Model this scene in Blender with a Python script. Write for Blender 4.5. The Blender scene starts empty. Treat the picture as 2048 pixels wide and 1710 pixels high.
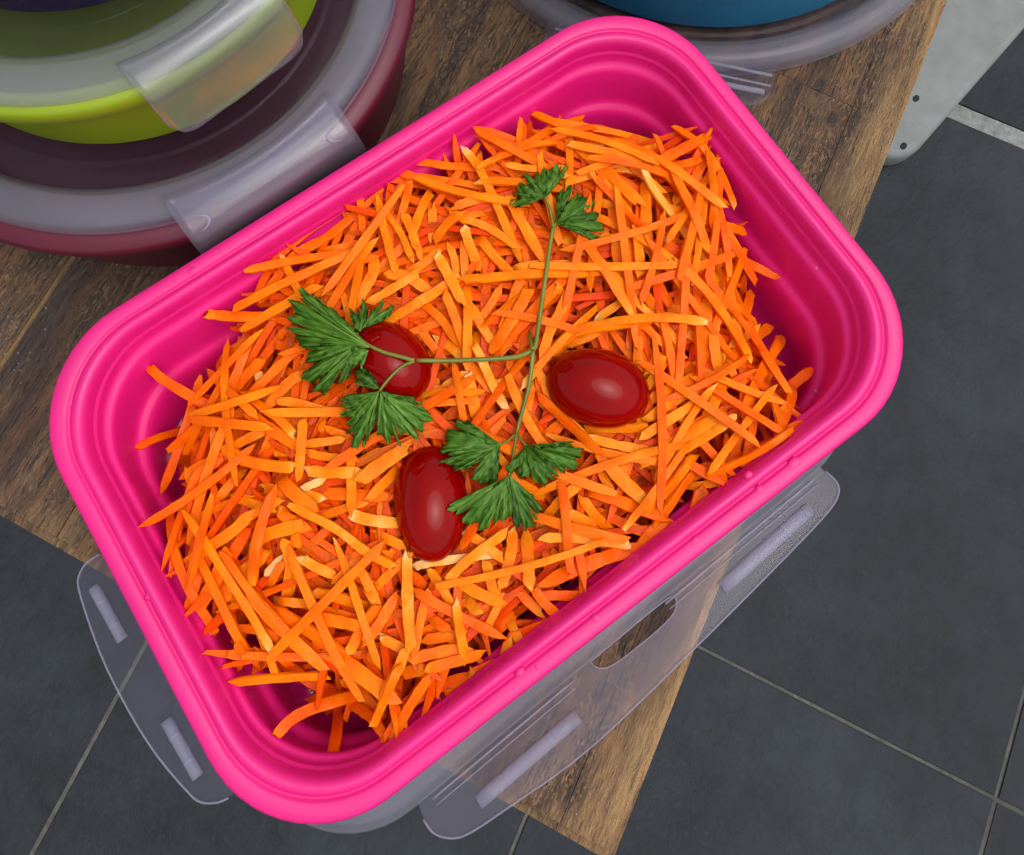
import bpy, bmesh, math, random
import numpy as np
from mathutils import Vector, Matrix

random.seed(11)
rng = np.random.default_rng(11)
SC = bpy.context.scene
COL = SC.collection
R = math.radians

# ------------------------------------------------------------------ camera
TILT, ROLL, CAMZ = R(18.368), R(3.686), 0.31
FPX, PPX, PPY = 1900.0, 1024.0, 330.0          # focal length and principal point of the (cropped) photograph
cam_data = bpy.data.cameras.new("camera")
cam = bpy.data.objects.new("camera", cam_data)
COL.objects.link(cam)
cam.matrix_world = Matrix.Translation((0, 0, CAMZ)) @ Matrix.Rotation(TILT, 4, 'X') @ Matrix.Rotation(ROLL, 4, 'Z')
cam_data.sensor_fit = 'HORIZONTAL'
cam_data.sensor_width = 36.0
cam_data.lens = FPX / 2048 * 36.0
cam_data.shift_x = -(PPX - 1024) / 2048
cam_data.shift_y = -(855 - PPY) / 2048
cam_data.clip_start = 0.01
cam_data.clip_end = 200
SC.camera = cam

# ------------------------------------------------------------------ sky, sun, exposure
SUN_EL, SUN_AZ = R(70), R(-12)                  # azimuth counted from +X towards +Y
world = bpy.data.worlds.new("World")
SC.world = world
world.use_nodes = True
wn, wl = world.node_tree.nodes, world.node_tree.links
wn.clear()
sky = wn.new('ShaderNodeTexSky')
sky.sky_type = 'NISHITA'
sky.sun_disc = False
sky.sun_elevation = SUN_EL
sky.sun_rotation = R(90) - SUN_AZ
sky.air_density = 1.0
sky.dust_density = 4.0
sky.ozone_density = 1.0
hsv = wn.new('ShaderNodeHueSaturation')
hsv.inputs['Saturation'].default_value = 0.34
bg = wn.new('ShaderNodeBackground')
bg.inputs['Strength'].default_value = 0.15
wo = wn.new('ShaderNodeOutputWorld')
wl.new(sky.outputs[0], hsv.inputs['Color'])
wl.new(hsv.outputs[0], bg.inputs[0])
wl.new(bg.outputs[0], wo.inputs[0])
sun_data = bpy.data.lights.new("sun", 'SUN')
sun_data.energy = 0.75
sun_data.angle = R(55)
sun_data.color = (1.0, 0.97, 0.93)
sun = bpy.data.objects.new("sun", sun_data)
COL.objects.link(sun)
_sd = Vector((math.cos(SUN_EL) * math.cos(SUN_AZ), math.cos(SUN_EL) * math.sin(SUN_AZ), math.sin(SUN_EL)))
sun.rotation_euler = _sd.to_track_quat('Z', 'Y').to_euler()
SC.view_settings.view_transform = 'Standard'
SC.view_settings.look = 'None'
SC.view_settings.exposure = 0.22
SC.view_settings.gamma = 1.0
SC.view_settings.use_curve_mapping = False
SC.render.engine = 'CYCLES'
SC.cycles.use_denoising = True
SC.cycles.denoising_input_passes = 'RGB'
SC.cycles.use_adaptive_sampling = False
SC.cycles.max_bounces = 6
SC.cycles.diffuse_bounces = 4
SC.cycles.glossy_bounces = 3
SC.cycles.transparent_max_bounces = 24
SC.cycles.transmission_bounces = 8
SC.cycles.caustics_reflective = False
SC.cycles.caustics_refractive = False
SC.cycles.filter_width = 1.3

# ------------------------------------------------------------------ geometry of the view: pixel (of the 2048 photo) -> point on a height
_M = np.array(Matrix.Rotation(TILT, 3, 'X') @ Matrix.Rotation(ROLL, 3, 'Z'))
_C = np.array([0, 0, CAMZ])
def unp(px, z):
    px = np.atleast_2d(np.asarray(px, float))
    d = np.stack([(px[:, 0] - PPX) / FPX, -(px[:, 1] - PPY) / FPX, -np.ones(len(px))], 1) @ _M.T
    z = np.asarray(z, float)
    z = z.reshape(-1, 1) if z.ndim else z
    return _C + (z - CAMZ) / d[:, 2:] * d

# box frame (rim rectangle): long axis, short axis, centre
YAW = R(38.12)
AX = np.array([math.cos(YAW), math.sin(YAW)]); AY = np.array([-math.sin(YAW), math.cos(YAW)])
BC = np.array([-0.0035, 0.0278])
RIM_Z = 0.060
def box_loc(p): d = np.atleast_2d(p)[:, :2] - BC; return np.stack([d @ AX, d @ AY], 1)
def box_wor(l): l = np.atleast_2d(l); return BC + l[:, :1] * AX + l[:, 1:2] * AY

# ------------------------------------------------------------------ helpers
def tag(o, label=None, cat=None, group=None, kind=None):
    if label: o['label'] = label
    if cat: o['category'] = cat
    if group: o['group'] = group
    if kind: o['kind'] = kind
    return o
def link(name, me, mat=None, parent=None):
    o = bpy.data.objects.new(name, me)
    COL.objects.link(o)
    if parent is not None: o.parent = parent
    if mat is not None and me is not None: me.materials.append(mat)
    return o
def empty(name, loc=(0, 0, 0), rz=0):
    o = bpy.data.objects.new(name, None); COL.objects.link(o)
    o.location = loc; o.rotation_euler = (0, 0, rz); o.empty_display_size = 0.01
    o.matrix_world = Matrix.Translation(loc) @ Matrix.Rotation(rz, 4, 'Z')
    return o
def mesh(name, v, f, smooth=True):
    me = bpy.data.meshes.new(name)
    me.from_pydata([tuple(map(float, p)) for p in v], [], [tuple(map(int, q)) for q in f])
    if smooth: me.polygons.foreach_set('use_smooth', [True] * len(me.polygons))
    me.update()
    return me
def loft(name, rings, closed=False, caps=(False, False), smooth=True):
    """rings: list of equally long closed rings of points"""
    n = len(rings[0]); v = [p for r in rings for p in r]; f = []
    m = len(rings)
    for i in range(m if closed else m - 1):
        a, b = i * n, ((i + 1) % m) * n
        for j in range(n):
            k = (j + 1) % n
            f.append((a + j, a + k, b + k, b + j))
    if caps[0]: f.append(tuple(range(n))[::-1])
    if caps[1]: f.append(tuple((m - 1) * n + j for j in range(n)))
    return mesh(name, v, f, smooth)
def rrect(L, W, r, n=10, cx=0, cy=0):
    out = []
    for sx, sy, a0 in ((1, 1, 0), (-1, 1, 90), (-1, -1, 180), (1, -1, 270)):
        for a in np.radians(np.linspace(a0, a0 + 90, n)):
            out.append((cx + sx * (L / 2 - r) + r * math.cos(a), cy + sy * (W / 2 - r) + r * math.sin(a)))
    return out
def lathe(name, prof, n=96, smooth=True, closed=False):
    rings = [[(r * math.cos(2 * math.pi * j / n), r * math.sin(2 * math.pi * j / n), z) for j in range(n)] for r, z in prof]
    return loft(name, rings, closed, smooth=smooth)
def round_prof(pts, rad=0.0006, n=4):
    """round the corners of an open profile"""
    out = [pts[0]]
    for a, b, c in zip(pts[:-2], pts[1:-1], pts[2:]):
        a, b, c = map(np.array, (a, b, c))
        la, lc = np.linalg.norm(a - b), np.linalg.norm(c - b)
        q = min(rad, la * .45, lc * .45)
        p0, p2 = b + (a - b) / la * q, b + (c - b) / lc * q
        for t in np.linspace(0, 1, n):
            out.append(tuple((1 - t) ** 2 * p0 + 2 * t * (1 - t) * b + t * t * p2))
    out.append(pts[-1])
    return out
def plate(name, outline, z, thick, holes=(), bevel=0.0003, curve_n=1):
    """flat plate with holes and rounded edges"""
    cu = bpy.data.curves.new(name, 'CURVE'); cu.dimensions = '2D'; cu.fill_mode = 'BOTH'
    cu.extrude = thick / 2 - bevel; cu.bevel_depth = bevel; cu.bevel_resolution = 2; cu.offset = -bevel
    for pts in (outline, *holes):
        sp = cu.splines.new('POLY'); sp.points.add(len(pts) - 1); sp.use_cyclic_u = True
        for q, p in zip(sp.points, pts): q.co = (p[0], p[1], 0, 1)
    tmp = bpy.data.objects.new(name, cu); COL.objects.link(tmp)
    dg = bpy.context.evaluated_depsgraph_get()
    me = bpy.data.meshes.new_from_object(tmp.evaluated_get(dg))
    bpy.data.objects.remove(tmp); bpy.data.curves.remove(cu)
    me.name = name
    for v in me.vertices: v.co.z += z
    return me
def smooth_closed(pts, it=2):
    p = [np.array(q, float) for q in pts]
    for _ in range(it):
        o = []
        for a, b in zip(p, p[1:] + p[:1]): o += [a * .75 + b * .25, a * .25 + b * .75]
        p = o
    return [tuple(q) for q in p]
def catmull(P, n):
    P = np.asarray(P, float)
    if len(P) == 2: return P[0] + (P[1] - P[0]) * np.linspace(0, 1, n)[:, None]
    Q = np.vstack([2 * P[0] - P[1], P, 2 * P[-1] - P[-2]])
    out = []
    for t in np.linspace(0, len(P) - 1 - 1e-6, n):
        i = int(t); u = t - i; a, b, c, d = Q[i:i + 4]
        out.append(.5 * ((2 * b) + (-a + c) * u + (2 * a - 5 * b + 4 * c - d) * u * u + (-a + 3 * b - 3 * c + d) * u ** 3))
    return np.array(out)
def tube(name, P, rad, n=8):
    P = np.asarray(P, float); rings = []
    for i, p in enumerate(P):
        t = P[min(i + 1, len(P) - 1)] - P[max(i - 1, 0)]; t /= np.linalg.norm(t)
        a = np.cross(t, (0, 0, 1)); a /= max(np.linalg.norm(a), 1e-9); b = np.cross(a, t)
        r = rad[i] if hasattr(rad, '__len__') else rad
        rings.append([p + r * (a * math.cos(w) + b * math.sin(w)) for w in np.linspace(0, 2 * math.pi, n, endpoint=False)])
    return loft(name, rings, caps=(True, True))
def ball(name, rx, ry, rz, nu=14, nv=9, power=2.0):
    v, f = [], []
    for i in range(nv + 1):
        th = math.pi * i / nv
        for j in range(nu):
            ph = 2 * math.pi * j / nu
            v.append((rx * math.cos(th), ry * math.sin(th) * math.cos(ph), rz * math.sin(th) * math.sin(ph)))
    for i in range(nv):
        for j in range(nu):
            k = (j + 1) % nu
            f.append((i * nu + j, i * nu + k, (i + 1) * nu + k, (i + 1) * nu + j))
    return mesh(name, v, f)

# ------------------------------------------------------------------ materials
class NT:
    def __init__(s, name):
        s.m = bpy.data.materials.new(name); s.m.use_nodes = True
        s.n, s.l = s.m.node_tree.nodes, s.m.node_tree.links
        s.b = s.n['Principled BSDF']; s.out = s.n['Material Output']
    def new(s, t, **k):
        o = s.n.new(t)
        for a, b in k.items(): setattr(o, a, b)
        return o
    def ln(s, a, b): s.l.new(a, b)
    def coord(s, kind='Object', scale=(1, 1, 1), rot=(0, 0, 0), loc=(0, 0, 0)):
        tc = s.new('ShaderNodeTexCoord'); mp = s.new('ShaderNodeMapping')
        mp.inputs['Scale'].default_value = scale; mp.inputs['Rotation'].default_value = rot; mp.inputs['Location'].default_value = loc
        s.ln(tc.outputs[kind], mp.inputs[0]); return mp.outputs[0]
    def noise(s, vec, scale, detail=4, rough=.55, dist=0):
        o = s.new('ShaderNodeTexNoise'); o.inputs['Scale'].default_value = scale; o.inputs['Detail'].default_value = detail
        o.inputs['Roughness'].default_value = rough; o.inputs['Distortion'].default_value = dist
        s.ln(vec, o.inputs['Vector']); return o.outputs['Fac']
    def ramp(s, fac, stops):
        o = s.new('ShaderNodeValToRGB'); e = o.color_ramp.elements
        while len(e) < len(stops): e.new(.5)
        for q, (p, c) in zip(e, stops): q.position = p; q.color = (*c, 1) if len(c) == 3 else c
        s.ln(fac, o.inputs[0]); return o.outputs[0]
    def mix(s, fac, a, b, mode='MIX'):
        o = s.new('ShaderNodeMix', data_type='RGBA', blend_type=mode)
        for sock, val in ((o.inputs[0], fac), (o.inputs[6], a), (o.inputs[7], b)):
            if isinstance(val, (int, float)): sock.default_value = val
            elif isinstance(val, tuple): sock.default_value = (*val, 1)
            else: s.ln(val, sock)
        return o.outputs[2]
    def math(s, op, a, b=0.0, clamp=False):
        o = s.new('ShaderNodeMath', operation=op, use_clamp=clamp)
        for sock, val in ((o.inputs[0], a), (o.inputs[1], b)):
            if isinstance(val, (int, float)): sock.default_value = val
            else: s.ln(val, sock)
        return o.outputs[0]
    def maprange(s, v, a, b, c=0, d=1):
        o = s.new('ShaderNodeMapRange'); s.ln(v, o.inputs[0])
        for i, x in enumerate((a, b, c, d)): o.inputs[i + 1].default_value = x
        return o.outputs[0]
    def bump(s, h, strength, dist):
        o = s.new('ShaderNodeBump'); o.inputs['Strength'].default_value = strength; o.inputs['Distance'].default_value = dist
        s.ln(h, o.inputs['Height']); s.ln(o.outputs[0], s.b.inputs['Normal'])

def silicone(name, col, rough=.42, sss=0.0, spec=.5):
    t = NT(name)
    v = t.coord('Object')
    n = t.noise(v, 260, 3)
    n2 = t.noise(v, 22, 2)
    c = t.mix(t.maprange(n2, .35, .65), tuple(x * .93 for x in col), tuple(min(1, x * 1.05) for x in col))
    t.ln(c, t.b.inputs['Base Color'])
    t.ln(t.maprange(n2, .3, .7, rough - .05, rough + .06), t.b.inputs['Roughness'])
    t.b.inputs['Specular IOR Level'].default_value = spec
    if sss:
        t.b.inputs['Subsurface Weight'].default_value = sss
        t.b.inputs['Subsurface Radius'].default_value = (1.0, .25, .5)
        t.b.inputs['Subsurface Scale'].default_value = .003
    fine = t.noise(v, 2600, 2)
    t.bump(t.math('ADD', t.math('MULTIPLY', n, .7), t.math('MULTIPLY', fine, .3)), .06, .0006)
    return t.m
def clear_plastic(name, tint=(.93, .92, .97), haze=.045, hazecol=(.60, .58, .76), rough=.10, ior=1.20):
    """milky see-through polypropylene: see-through + scattered share + sheen of the surface"""
    t = NT(name)
    v = t.coord('Object')
    n = t.noise(v, 30, 1)
    tr = t.new('ShaderNodeBsdfTransparent'); tr.inputs[0].default_value = (*tint, 1)
    df = t.new('ShaderNodeBsdfDiffuse'); df.inputs[0].default_value = (*hazecol, 1)
    tl = t.new('ShaderNodeBsdfTranslucent'); tl.inputs[0].default_value = (*hazecol, 1)
    gl = t.new('ShaderNodeBsdfGlossy'); gl.inputs[0].default_value = (1, 1, 1, 1)
    t.ln(t.maprange(n, .3, .7, rough * .8, rough * 1.35), gl.inputs['Roughness'])
    m1 = t.new('ShaderNodeMixShader'); m1.inputs[0].default_value = .35
    t.ln(df.outputs[0], m1.inputs[1]); t.ln(tl.outputs[0], m1.inputs[2])
    m2 = t.new('ShaderNodeMixShader'); t.ln(t.maprange(n, .25, .75, haze * .85, haze * 1.15), m2.inputs[0])
    t.ln(tr.outputs[0], m2.inputs[1]); t.ln(m1.outputs[0], m2.inputs[2])
    fr = t.new('ShaderNodeFresnel'); fr.inputs['IOR'].default_value = ior
    m3 = t.new('ShaderNodeMixShader'); t.ln(t.math('MINIMUM', fr.outputs[0], .35), m3.inputs[0])
    t.ln(m2.outputs[0], m3.inputs[1]); t.ln(gl.outputs[0], m3.inputs[2])
    b = t.new('ShaderNodeBump'); b.inputs['Strength'].default_value = .05; b.inputs['Distance'].default_value = .001
    t.ln(n, b.inputs['Height'])
    for s_ in (gl, fr): t.ln(b.outputs[0], s_.inputs['Normal'])
    t.ln(m3.outputs[0], t.out.inputs[0])
    t.n.remove(t.b)
    return t.m

MAT = {}
MAT['pink'] = silicone('pink_silicone', (.77, .009, .205), .42, spec=.5)
MAT['maroon'] = silicone('maroon_silicone', (.115, .007, .024), .40)
MAT['lime'] = silicone('lime_silicone', (.25, .34, .004), .40)
MAT['purple'] = silicone('purple_silicone', (.022, .008, .055), .45)
MAT['blue'] = silicone('blue_silicone', (.010, .20, .38), .42)
MAT['clear'] = clear_plastic('clear_polypropylene')
MAT['window'] = clear_plastic('clear_lid_window', tint=(.86, .84, .90), haze=.028, hazecol=(.52, .52, .62), rough=.10, ior=1.16)
MAT['ring'] = clear_plastic('milky_lid_ring', haze=.17, hazecol=(.64, .65, .76), rough=.18)
MAT['clip'] = clear_plastic('milky_clip', haze=.10, hazecol=(.66, .66, .78), rough=.10, ior=1.4)
MAT['rib'] = clear_plastic('milky_lid_rib', haze=.30, hazecol=(.68, .68, .84), rough=.2)

ep = unp([(1899, 0), (1236, 1707), (50, 1056), (1165, 1707)], 0.0)[:, :2]
g = ep[0] - ep[1]; g /= np.linalg.norm(g)
TANG = math.atan2(g[1], g[0]); tv = np.array([-g[1], g[0]])          # tv: from the right edge towards the left
cu_ = np.mean([(ep[2] - ep[1]) @ g, (ep[3] - ep[1]) @ g])
T0 = ep[1] + g * cu_                                                  # corner of the table
def tab(p): d = np.asarray(p)[..., :2] - T0; return d @ g, d @ tv
KNOTS = [(*tab(unp([(1663, 238)], 0)[0]), .0026, .0019), (*tab(unp([(1640, 172)], 0)[0]), .0034, .0016)]
def wood():
    t = NT('weathered_acacia')
    info = t.new('ShaderNodeObjectInfo')
    tc = t.new('ShaderNodeTexCoord')
    off = t.new('ShaderNodeVectorMath', operation='SCALE'); off.inputs[0].default_value = (.731, .417, .13)
    t.ln(info.outputs['Object Index'], off.inputs['Scale'])
    add = t.new('ShaderNodeVectorMath', operation='ADD')
    t.ln(tc.outputs['Object'], add.inputs[0]); t.ln(off.outputs[0], add.inputs[1])
    def mp(sx, sy):
        m = t.new('ShaderNodeMapping'); m.inputs['Scale'].default_value = (sx, sy, sy); t.ln(add.outputs[0], m.inputs[0]); return m.outputs[0]
    broad = t.noise(mp(8, 45), 1.0, 3, .55, 1.2)
    band = t.noise(mp(10, 150), 1.0, 4, .6, .8)
    fine = t.noise(mp(70, 900), 1.0, 4, .65)
    pore = t.noise(mp(190, 1300), 1.0, 2, .5, .6)
    blot = t.noise(mp(45, 120), 1.0, 5, .7, .8)
    mott = t.noise(mp(230, 560), 1.0, 3, .65, 2.2)
    tint = t.noise(mp(5, 75), 1.0, 2, .5, .5)
    c = t.ramp(broad, [(.30, (.030, .015, .009)), (.40, (.085, .037, .016)), (.48, (.185, .086, .029)), (.54, (.072, .038, .022)), (.62, (.22, .105, .036)), (.72, (.105, .050, .023))])
    c = t.mix(t.maprange(tint, .40, .54, .25, 0), c, (.070, .052, .042))
    c = t.mix(t.maprange(tint, .55, .64, 0, .6), c, (.125, .048, .020))
    c = t.mix(t.maprange(band, .44, .60, 0, .75), c, (.022, .013, .010))
    c = t.mix(t.maprange(blot, .52, .64, 0, .5), c, (.038, .026, .020))
    c = t.mix(t.math('MULTIPLY', t.maprange(mott, .51, .61, 0, .75), t.maprange(broad, .40, .58, .12, 1)), c, (.25, .145, .060))
    c = t.mix(t.maprange(fine, .60, .78, 0, .3), c, (.20, .12, .055))
    c = t.mix(t.maprange(pore, .57, .66, 0, .9), c, (.012, .007, .005))
    # worn arris: paler raw wood along the right edge and the end of the table (table frame: x along grain from the end, y from the right edge)
    sep = t.new('ShaderNodeSeparateXYZ'); t.ln(tc.outputs['Object'], sep.inputs[0])
    wig = t.math('MULTIPLY', t.math('SUBTRACT', t.noise(mp(26, 60), 1, 3), .5), .035)
    e1 = t.maprange(t.math('ADD', sep.outputs['Y'], wig), .015, .0, 0, .85)
    e2 = t.maprange(t.math('ADD', sep.outputs['X'], t.math('MULTIPLY', wig, 1.4)), .010, .002, 0, .35)
    edge = t.math('MULTIPLY', t.math('MAXIMUM', e1, e2, True), t.maprange(t.noise(mp(40, 420), 1, 4), .34, .58, .25, 1), True)
    c = t.mix(edge, c, (.40, .235, .092))
    c = t.mix(t.maprange(pore, .66, .76, 0, .6), c, (.05, .03, .02))
    # a pale seam of sapwood and two knots (table frame)
    seam = t.maprange(t.math('ABSOLUTE', t.math('SUBTRACT', sep.outputs['Y'], t.math('ADD', .2312, t.math('MULTIPLY', wig, .03)))), .0014, .0004, 0, .8)
    c = t.mix(t.math('MULTIPLY', seam, t.maprange(fine, .3, .6, .3, 1)), c, (.30, .17, .06))
    warp = t.math('MULTIPLY', t.math('SUBTRACT', t.noise(tc.outputs['Object'], 420, 4, .6), .5), 1.1)
    for ku, kv, ru, rv in KNOTS:
        dx = t.math('DIVIDE', t.math('SUBTRACT', sep.outputs['X'], ku), ru); dy = t.math('DIVIDE', t.math('SUBTRACT', sep.outputs['Y'], kv), rv)
        dd = t.math('ADD', t.math('SQRT', t.math('ADD', t.math('MULTIPLY', dx, dx), t.math('MULTIPLY', dy, dy))), warp)
        c = t.mix(t.maprange(dd, 3.4, 1.2, 0, .65), c, (.115, .060, .026))
        c = t.mix(t.math('MULTIPLY', t.maprange(dd, 1.5, .7, 0, .95), t.maprange(t.math('SINE', t.math('MULTIPLY', dd, 13.0)), -1, 1, .6, 1)), c, (.018, .012, .010))
    t.ln(c, t.b.inputs['Base Color'])
    t.ln(t.maprange(blot, .3, .7, .50, .74), t.b.inputs['Roughness'])
    h = t.math('ADD', t.math('MULTIPLY', fine, .4), t.math('ADD', t.math('MULTIPLY', pore, -.6), t.math('MULTIPLY', mott, .7)))
    t.bump(h, .8, .0012)
    return t.m
MAT['wood'] = wood()
def slate():
    t = NT('dark_slate_tile')
    v = t.coord('Object'); info = t.new('ShaderNodeObjectInfo')
    a = t.noise(v, 7, 5, .65); b = t.noise(v, 60, 6, .75, .6); c = t.noise(v, 260, 4, .65)
    col = t.ramp(t.math('ADD', t.math('MULTIPLY', a, .5), t.math('MULTIPLY', b, .5)), [(.38, (.0095, .0120, .0150)), (.50, (.0180, .0222, .0280)), (.62, (.031, .038, .050))])
    col = t.mix(t.maprange(c, .56, .76, 0, .35), col, (.052, .058, .062))
    col = t.mix(t.maprange(info.outputs['Random'], 0, 1, 0, .25), col, (.028, .030, .030))
    t.ln(col, t.b.inputs['Base Color']); t.ln(t.maprange(b, .3, .7, .55, .75), t.b.inputs['Roughness'])
    t.b.inputs['Specular IOR Level'].default_value = .3
    t.bump(t.math('ADD', b, t.math('MULTIPLY', c, .6)), .6, .0022); return t.m
MAT['slate'] = slate()
def grout(name, col):
    t = NT(name); v = t.coord('Object'); a = t.noise(v, 120, 5, .7); b = t.noise(v, 14, 4, .6)
    c = t.mix(t.maprange(a, .35, .7), tuple(x * .6 for x in col), tuple(min(1, x * 1.25) for x in col))
    c = t.mix(t.maprange(b, .5, .72, 0, .55), c, tuple(x * .35 for x in col))
    t.ln(c, t.b.inputs['Base Color']); t.b.inputs['Roughness'].default_value = .9
    t.bump(a, .6, .002); return t.m
MAT['grout'] = grout('grout', (.115, .112, .095))
MAT['mortar'] = grout('pale_mortar', (.27, .28, .265))
def painted():
    t = NT('grey_painted_metal'); v = t.coord('Object'); a = t.noise(v, 40, 5, .65); b = t.noise(v, 320, 4)
    c = t.mix(t.maprange(a, .3, .7), (.17, .188, .182), (.23, .25, .243))
    c = t.mix(t.maprange(b, .66, .8, 0, .4), c, (.16, .16, .15))
    t.ln(c, t.b.inputs['Base Color']); t.b.inputs['Roughness'].default_value = .6
    t.bump(b, .2, .001); return t.m
MAT['painted'] = painted()
t = NT('dark_hole'); t.b.inputs['Base Color'].default_value = (.02, .02, .02, 1); t.b.inputs['Roughness'].default_value = .9
_n = t.noise(t.coord('Object'), 900, 3); t.bump(_n, .3, .0005); MAT['hole'] = t.m

def carrot_mat():
    t = NT('carrot')
    at = t.new('ShaderNodeAttribute', attribute_name='tone')     # 0 deep orange .. 1 pale core
    v = t.coord('Object')
    n = t.noise(v, 900, 3, .6); n2 = t.noise(v, 180, 3)
    f = t.math('ADD', at.outputs['Fac'], t.math('MULTIPLY', t.math('SUBTRACT', n2, .5), .42))
    f = t.math('ADD', f, t.math('MULTIPLY', t.math('SUBTRACT', n, .5), .16))
    c = t.ramp(f, [(.0, (.80, .060, .0004)), (.25, (.94, .108, .0005)), (.5, (.99, .180, .001)), (.72, (.99, .27, .005)), (.88, (.99, .39, .05)), (1., (.99, .52, .18))])
    t.ln(c, t.b.inputs['Base Color'])
    t.b.inputs['Roughness'].default_value = .42
    t.b.inputs['Specular IOR Level'].default_value = .10
    t.b.inputs['Coat Weight'].default_value = .08; t.b.inputs['Coat Roughness'].default_value = .2; t.b.inputs['Coat IOR'].default_value = 1.3
    t.b.inputs['Subsurface Weight'].default_value = .5
    t.b.inputs['Subsurface Radius'].default_value = (1.0, .4, .05)
    t.b.inputs['Subsurface Scale'].default_value = .0022
    st = t.noise(v, 1500, 2)
    t.bump(t.math('ADD', n, st), .28, .0005)
    return t.m
MAT['carrot'] = carrot_mat()
def tomato_mat():
    t = NT('tomato_skin'); v = t.coord('Object'); n = t.noise(v, 60, 3); s = t.noise(v, 1500, 2)
    c = t.mix(t.maprange(n, .35, .65), (.22, .0002, .0003), (.30, .0006, .0005))
    c = t.mix(t.maprange(s, .70, .76, 0, .3), c, (.6, .05, .02))
    t.ln(c, t.b.inputs['Base Color'])
    t.b.inputs['Roughness'].default_value = .10
    t.b.inputs['Coat Weight'].default_value = .0; t.b.inputs['Specular IOR Level'].default_value = .20; t.b.inputs['Coat Roughness'].default_value = .12
    t.bump(n, .05, .002); return t.m
MAT['tomato'] = tomato_mat()
t = NT('stem_scar'); t.b.inputs['Base Color'].default_value = (.62, .52, .36, 1); t.b.inputs['Roughness'].default_value = .7
t.bump(t.noise(t.coord('Object'), 2500, 2), .3, .0003); MAT['scar'] = t.m
def leaf_mat():
    t = NT('parsley_leaf'); at = t.new('ShaderNodeAttribute', attribute_name='vein'); v = t.coord('Object')
    n = t.noise(v, 260, 4, .6); n2 = t.noise(v, 1300, 3)
    f = t.math('ADD', at.outputs['Fac'], t.math('MULTIPLY', t.math('SUBTRACT', n, .5), .5))
    c = t.ramp(f, [(.08, (.018, .050, .003)), (.38, (.056, .152, .009)), (.66, (.110, .255, .026)), (1., (.22, .38, .08))])
    t.ln(c, t.b.inputs['Base Color']); t.b.inputs['Roughness'].default_value = .40
    t.b.inputs['Specular IOR Level'].default_value = .25
    tl = t.new('ShaderNodeBsdfTranslucent'); tl.inputs[0].default_value = (.12, .28, .02, 1)
    m = t.new('ShaderNodeMixShader'); m.inputs[0].default_value = .16
    t.ln(t.b.outputs[0], m.inputs[1]); t.ln(tl.outputs[0], m.inputs[2]); t.ln(m.outputs[0], t.out.inputs[0])
    t.bump(t.math('ADD', t.math('MULTIPLY', n, .6), t.math('MULTIPLY', n2, .4)), .4, .0006); return t.m
MAT['leaf'] = leaf_mat()
def stem_mat():
    t = NT('parsley_stem'); v = t.coord('Object'); n = t.noise(v, 90, 3); n2 = t.noise(v, 900, 2)
    t.ln(t.ramp(n, [(.3, (.105, .14, .008)), (.6, (.18, .22, .025)), (.8, (.26, .30, .07))]), t.b.inputs['Base Color'])
    t.b.inputs['Roughness'].default_value = .38; t.b.inputs['Subsurface Weight'].default_value = .1; t.b.inputs['Subsurface Scale'].default_value = .001
    t.bump(n2, .2, .0004); return t.m
MAT['stem'] = stem_mat()
MAT['water'] = clear_plastic('water', tint=(1, 1, 1), haze=.05, hazecol=(.9, .9, .95), rough=.04, ior=1.45)

# ================================================================== THE FLOOR (tiles, joints)
FLOOR_Z = -0.45
FANG = R(68.0)
fu = np.array([math.cos(FANG), math.sin(FANG)]); fv = np.array([math.sin(FANG), -math.cos(FANG)])
floor = link('floor', mesh('floor', [(-3, -3, FLOOR_Z - .0010), (3, -3, FLOOR_Z - .0010), (3, 3, FLOOR_Z - .0010), (-3, 3, FLOOR_Z - .0010)], [(0, 1, 2, 3)], False), MAT['grout'])
tag(floor, kind='structure')
TV, TU, V0, U0 = 0.292, 0.485, 0.117, -0.0388
def tile_mesh(w, h):
    bm = bmesh.new(); bmesh.ops.create_cube(bm, size=1)
    for v in bm.verts: v.co = Vector((v.co.x * h, v.co.y * w, v.co.z * .012))
    bmesh.ops.bevel(bm, geom=[e for e in bm.edges if all(v.co.z > 0 for v in e.verts)], offset=.0009, segments=2, affect='EDGES')
    me = bpy.data.meshes.new('tile'); bm.to_mesh(me); bm.free(); me.materials.append(MAT['slate']); return me
tm = tile_mesh(TV - .0022, TU - .0021)
tm_short = tile_mesh(TV - .0022, TU - .0021 - .0070)
for i in range(-3, 4):
    for j in range(-2, 3):
        uu, vv = U0 + (j + .5) * TU, V0 + (i + .5) * TV
        du = 0.0
        m_ = tm
        if j == 1: m_, du = tm_short, .0035
        if j == 0: m_, du = tm_short, -.0035
        c = fu * (uu + du) + fv * vv
        o = link('tile', m_, None, floor); o.location = (c[0], c[1], FLOOR_Z - .006 + rng.uniform(-.0003, .0003)); o.rotation_euler = (0, 0, FANG)
# the wide mortar joint beyond the table
n = 60; vv = np.linspace(V0 - 3 * TV, V0 + 4 * TV, n)
v = []
for s in (-1, 1):
    for k, q in enumerate(vv):
        p = fu * (U0 + TU + s * (.0078 + .0009 * math.sin(q * 90) + rng.uniform(-.0006, .0006))) + fv * q
        v.append((p[0], p[1], FLOOR_Z - .0004))
link('mortar_joint', mesh('mortar_joint', v, [(k, k + 1, n + k + 1, n + k) for k in range(n - 1)]), MAT['mortar'], floor)

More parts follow.
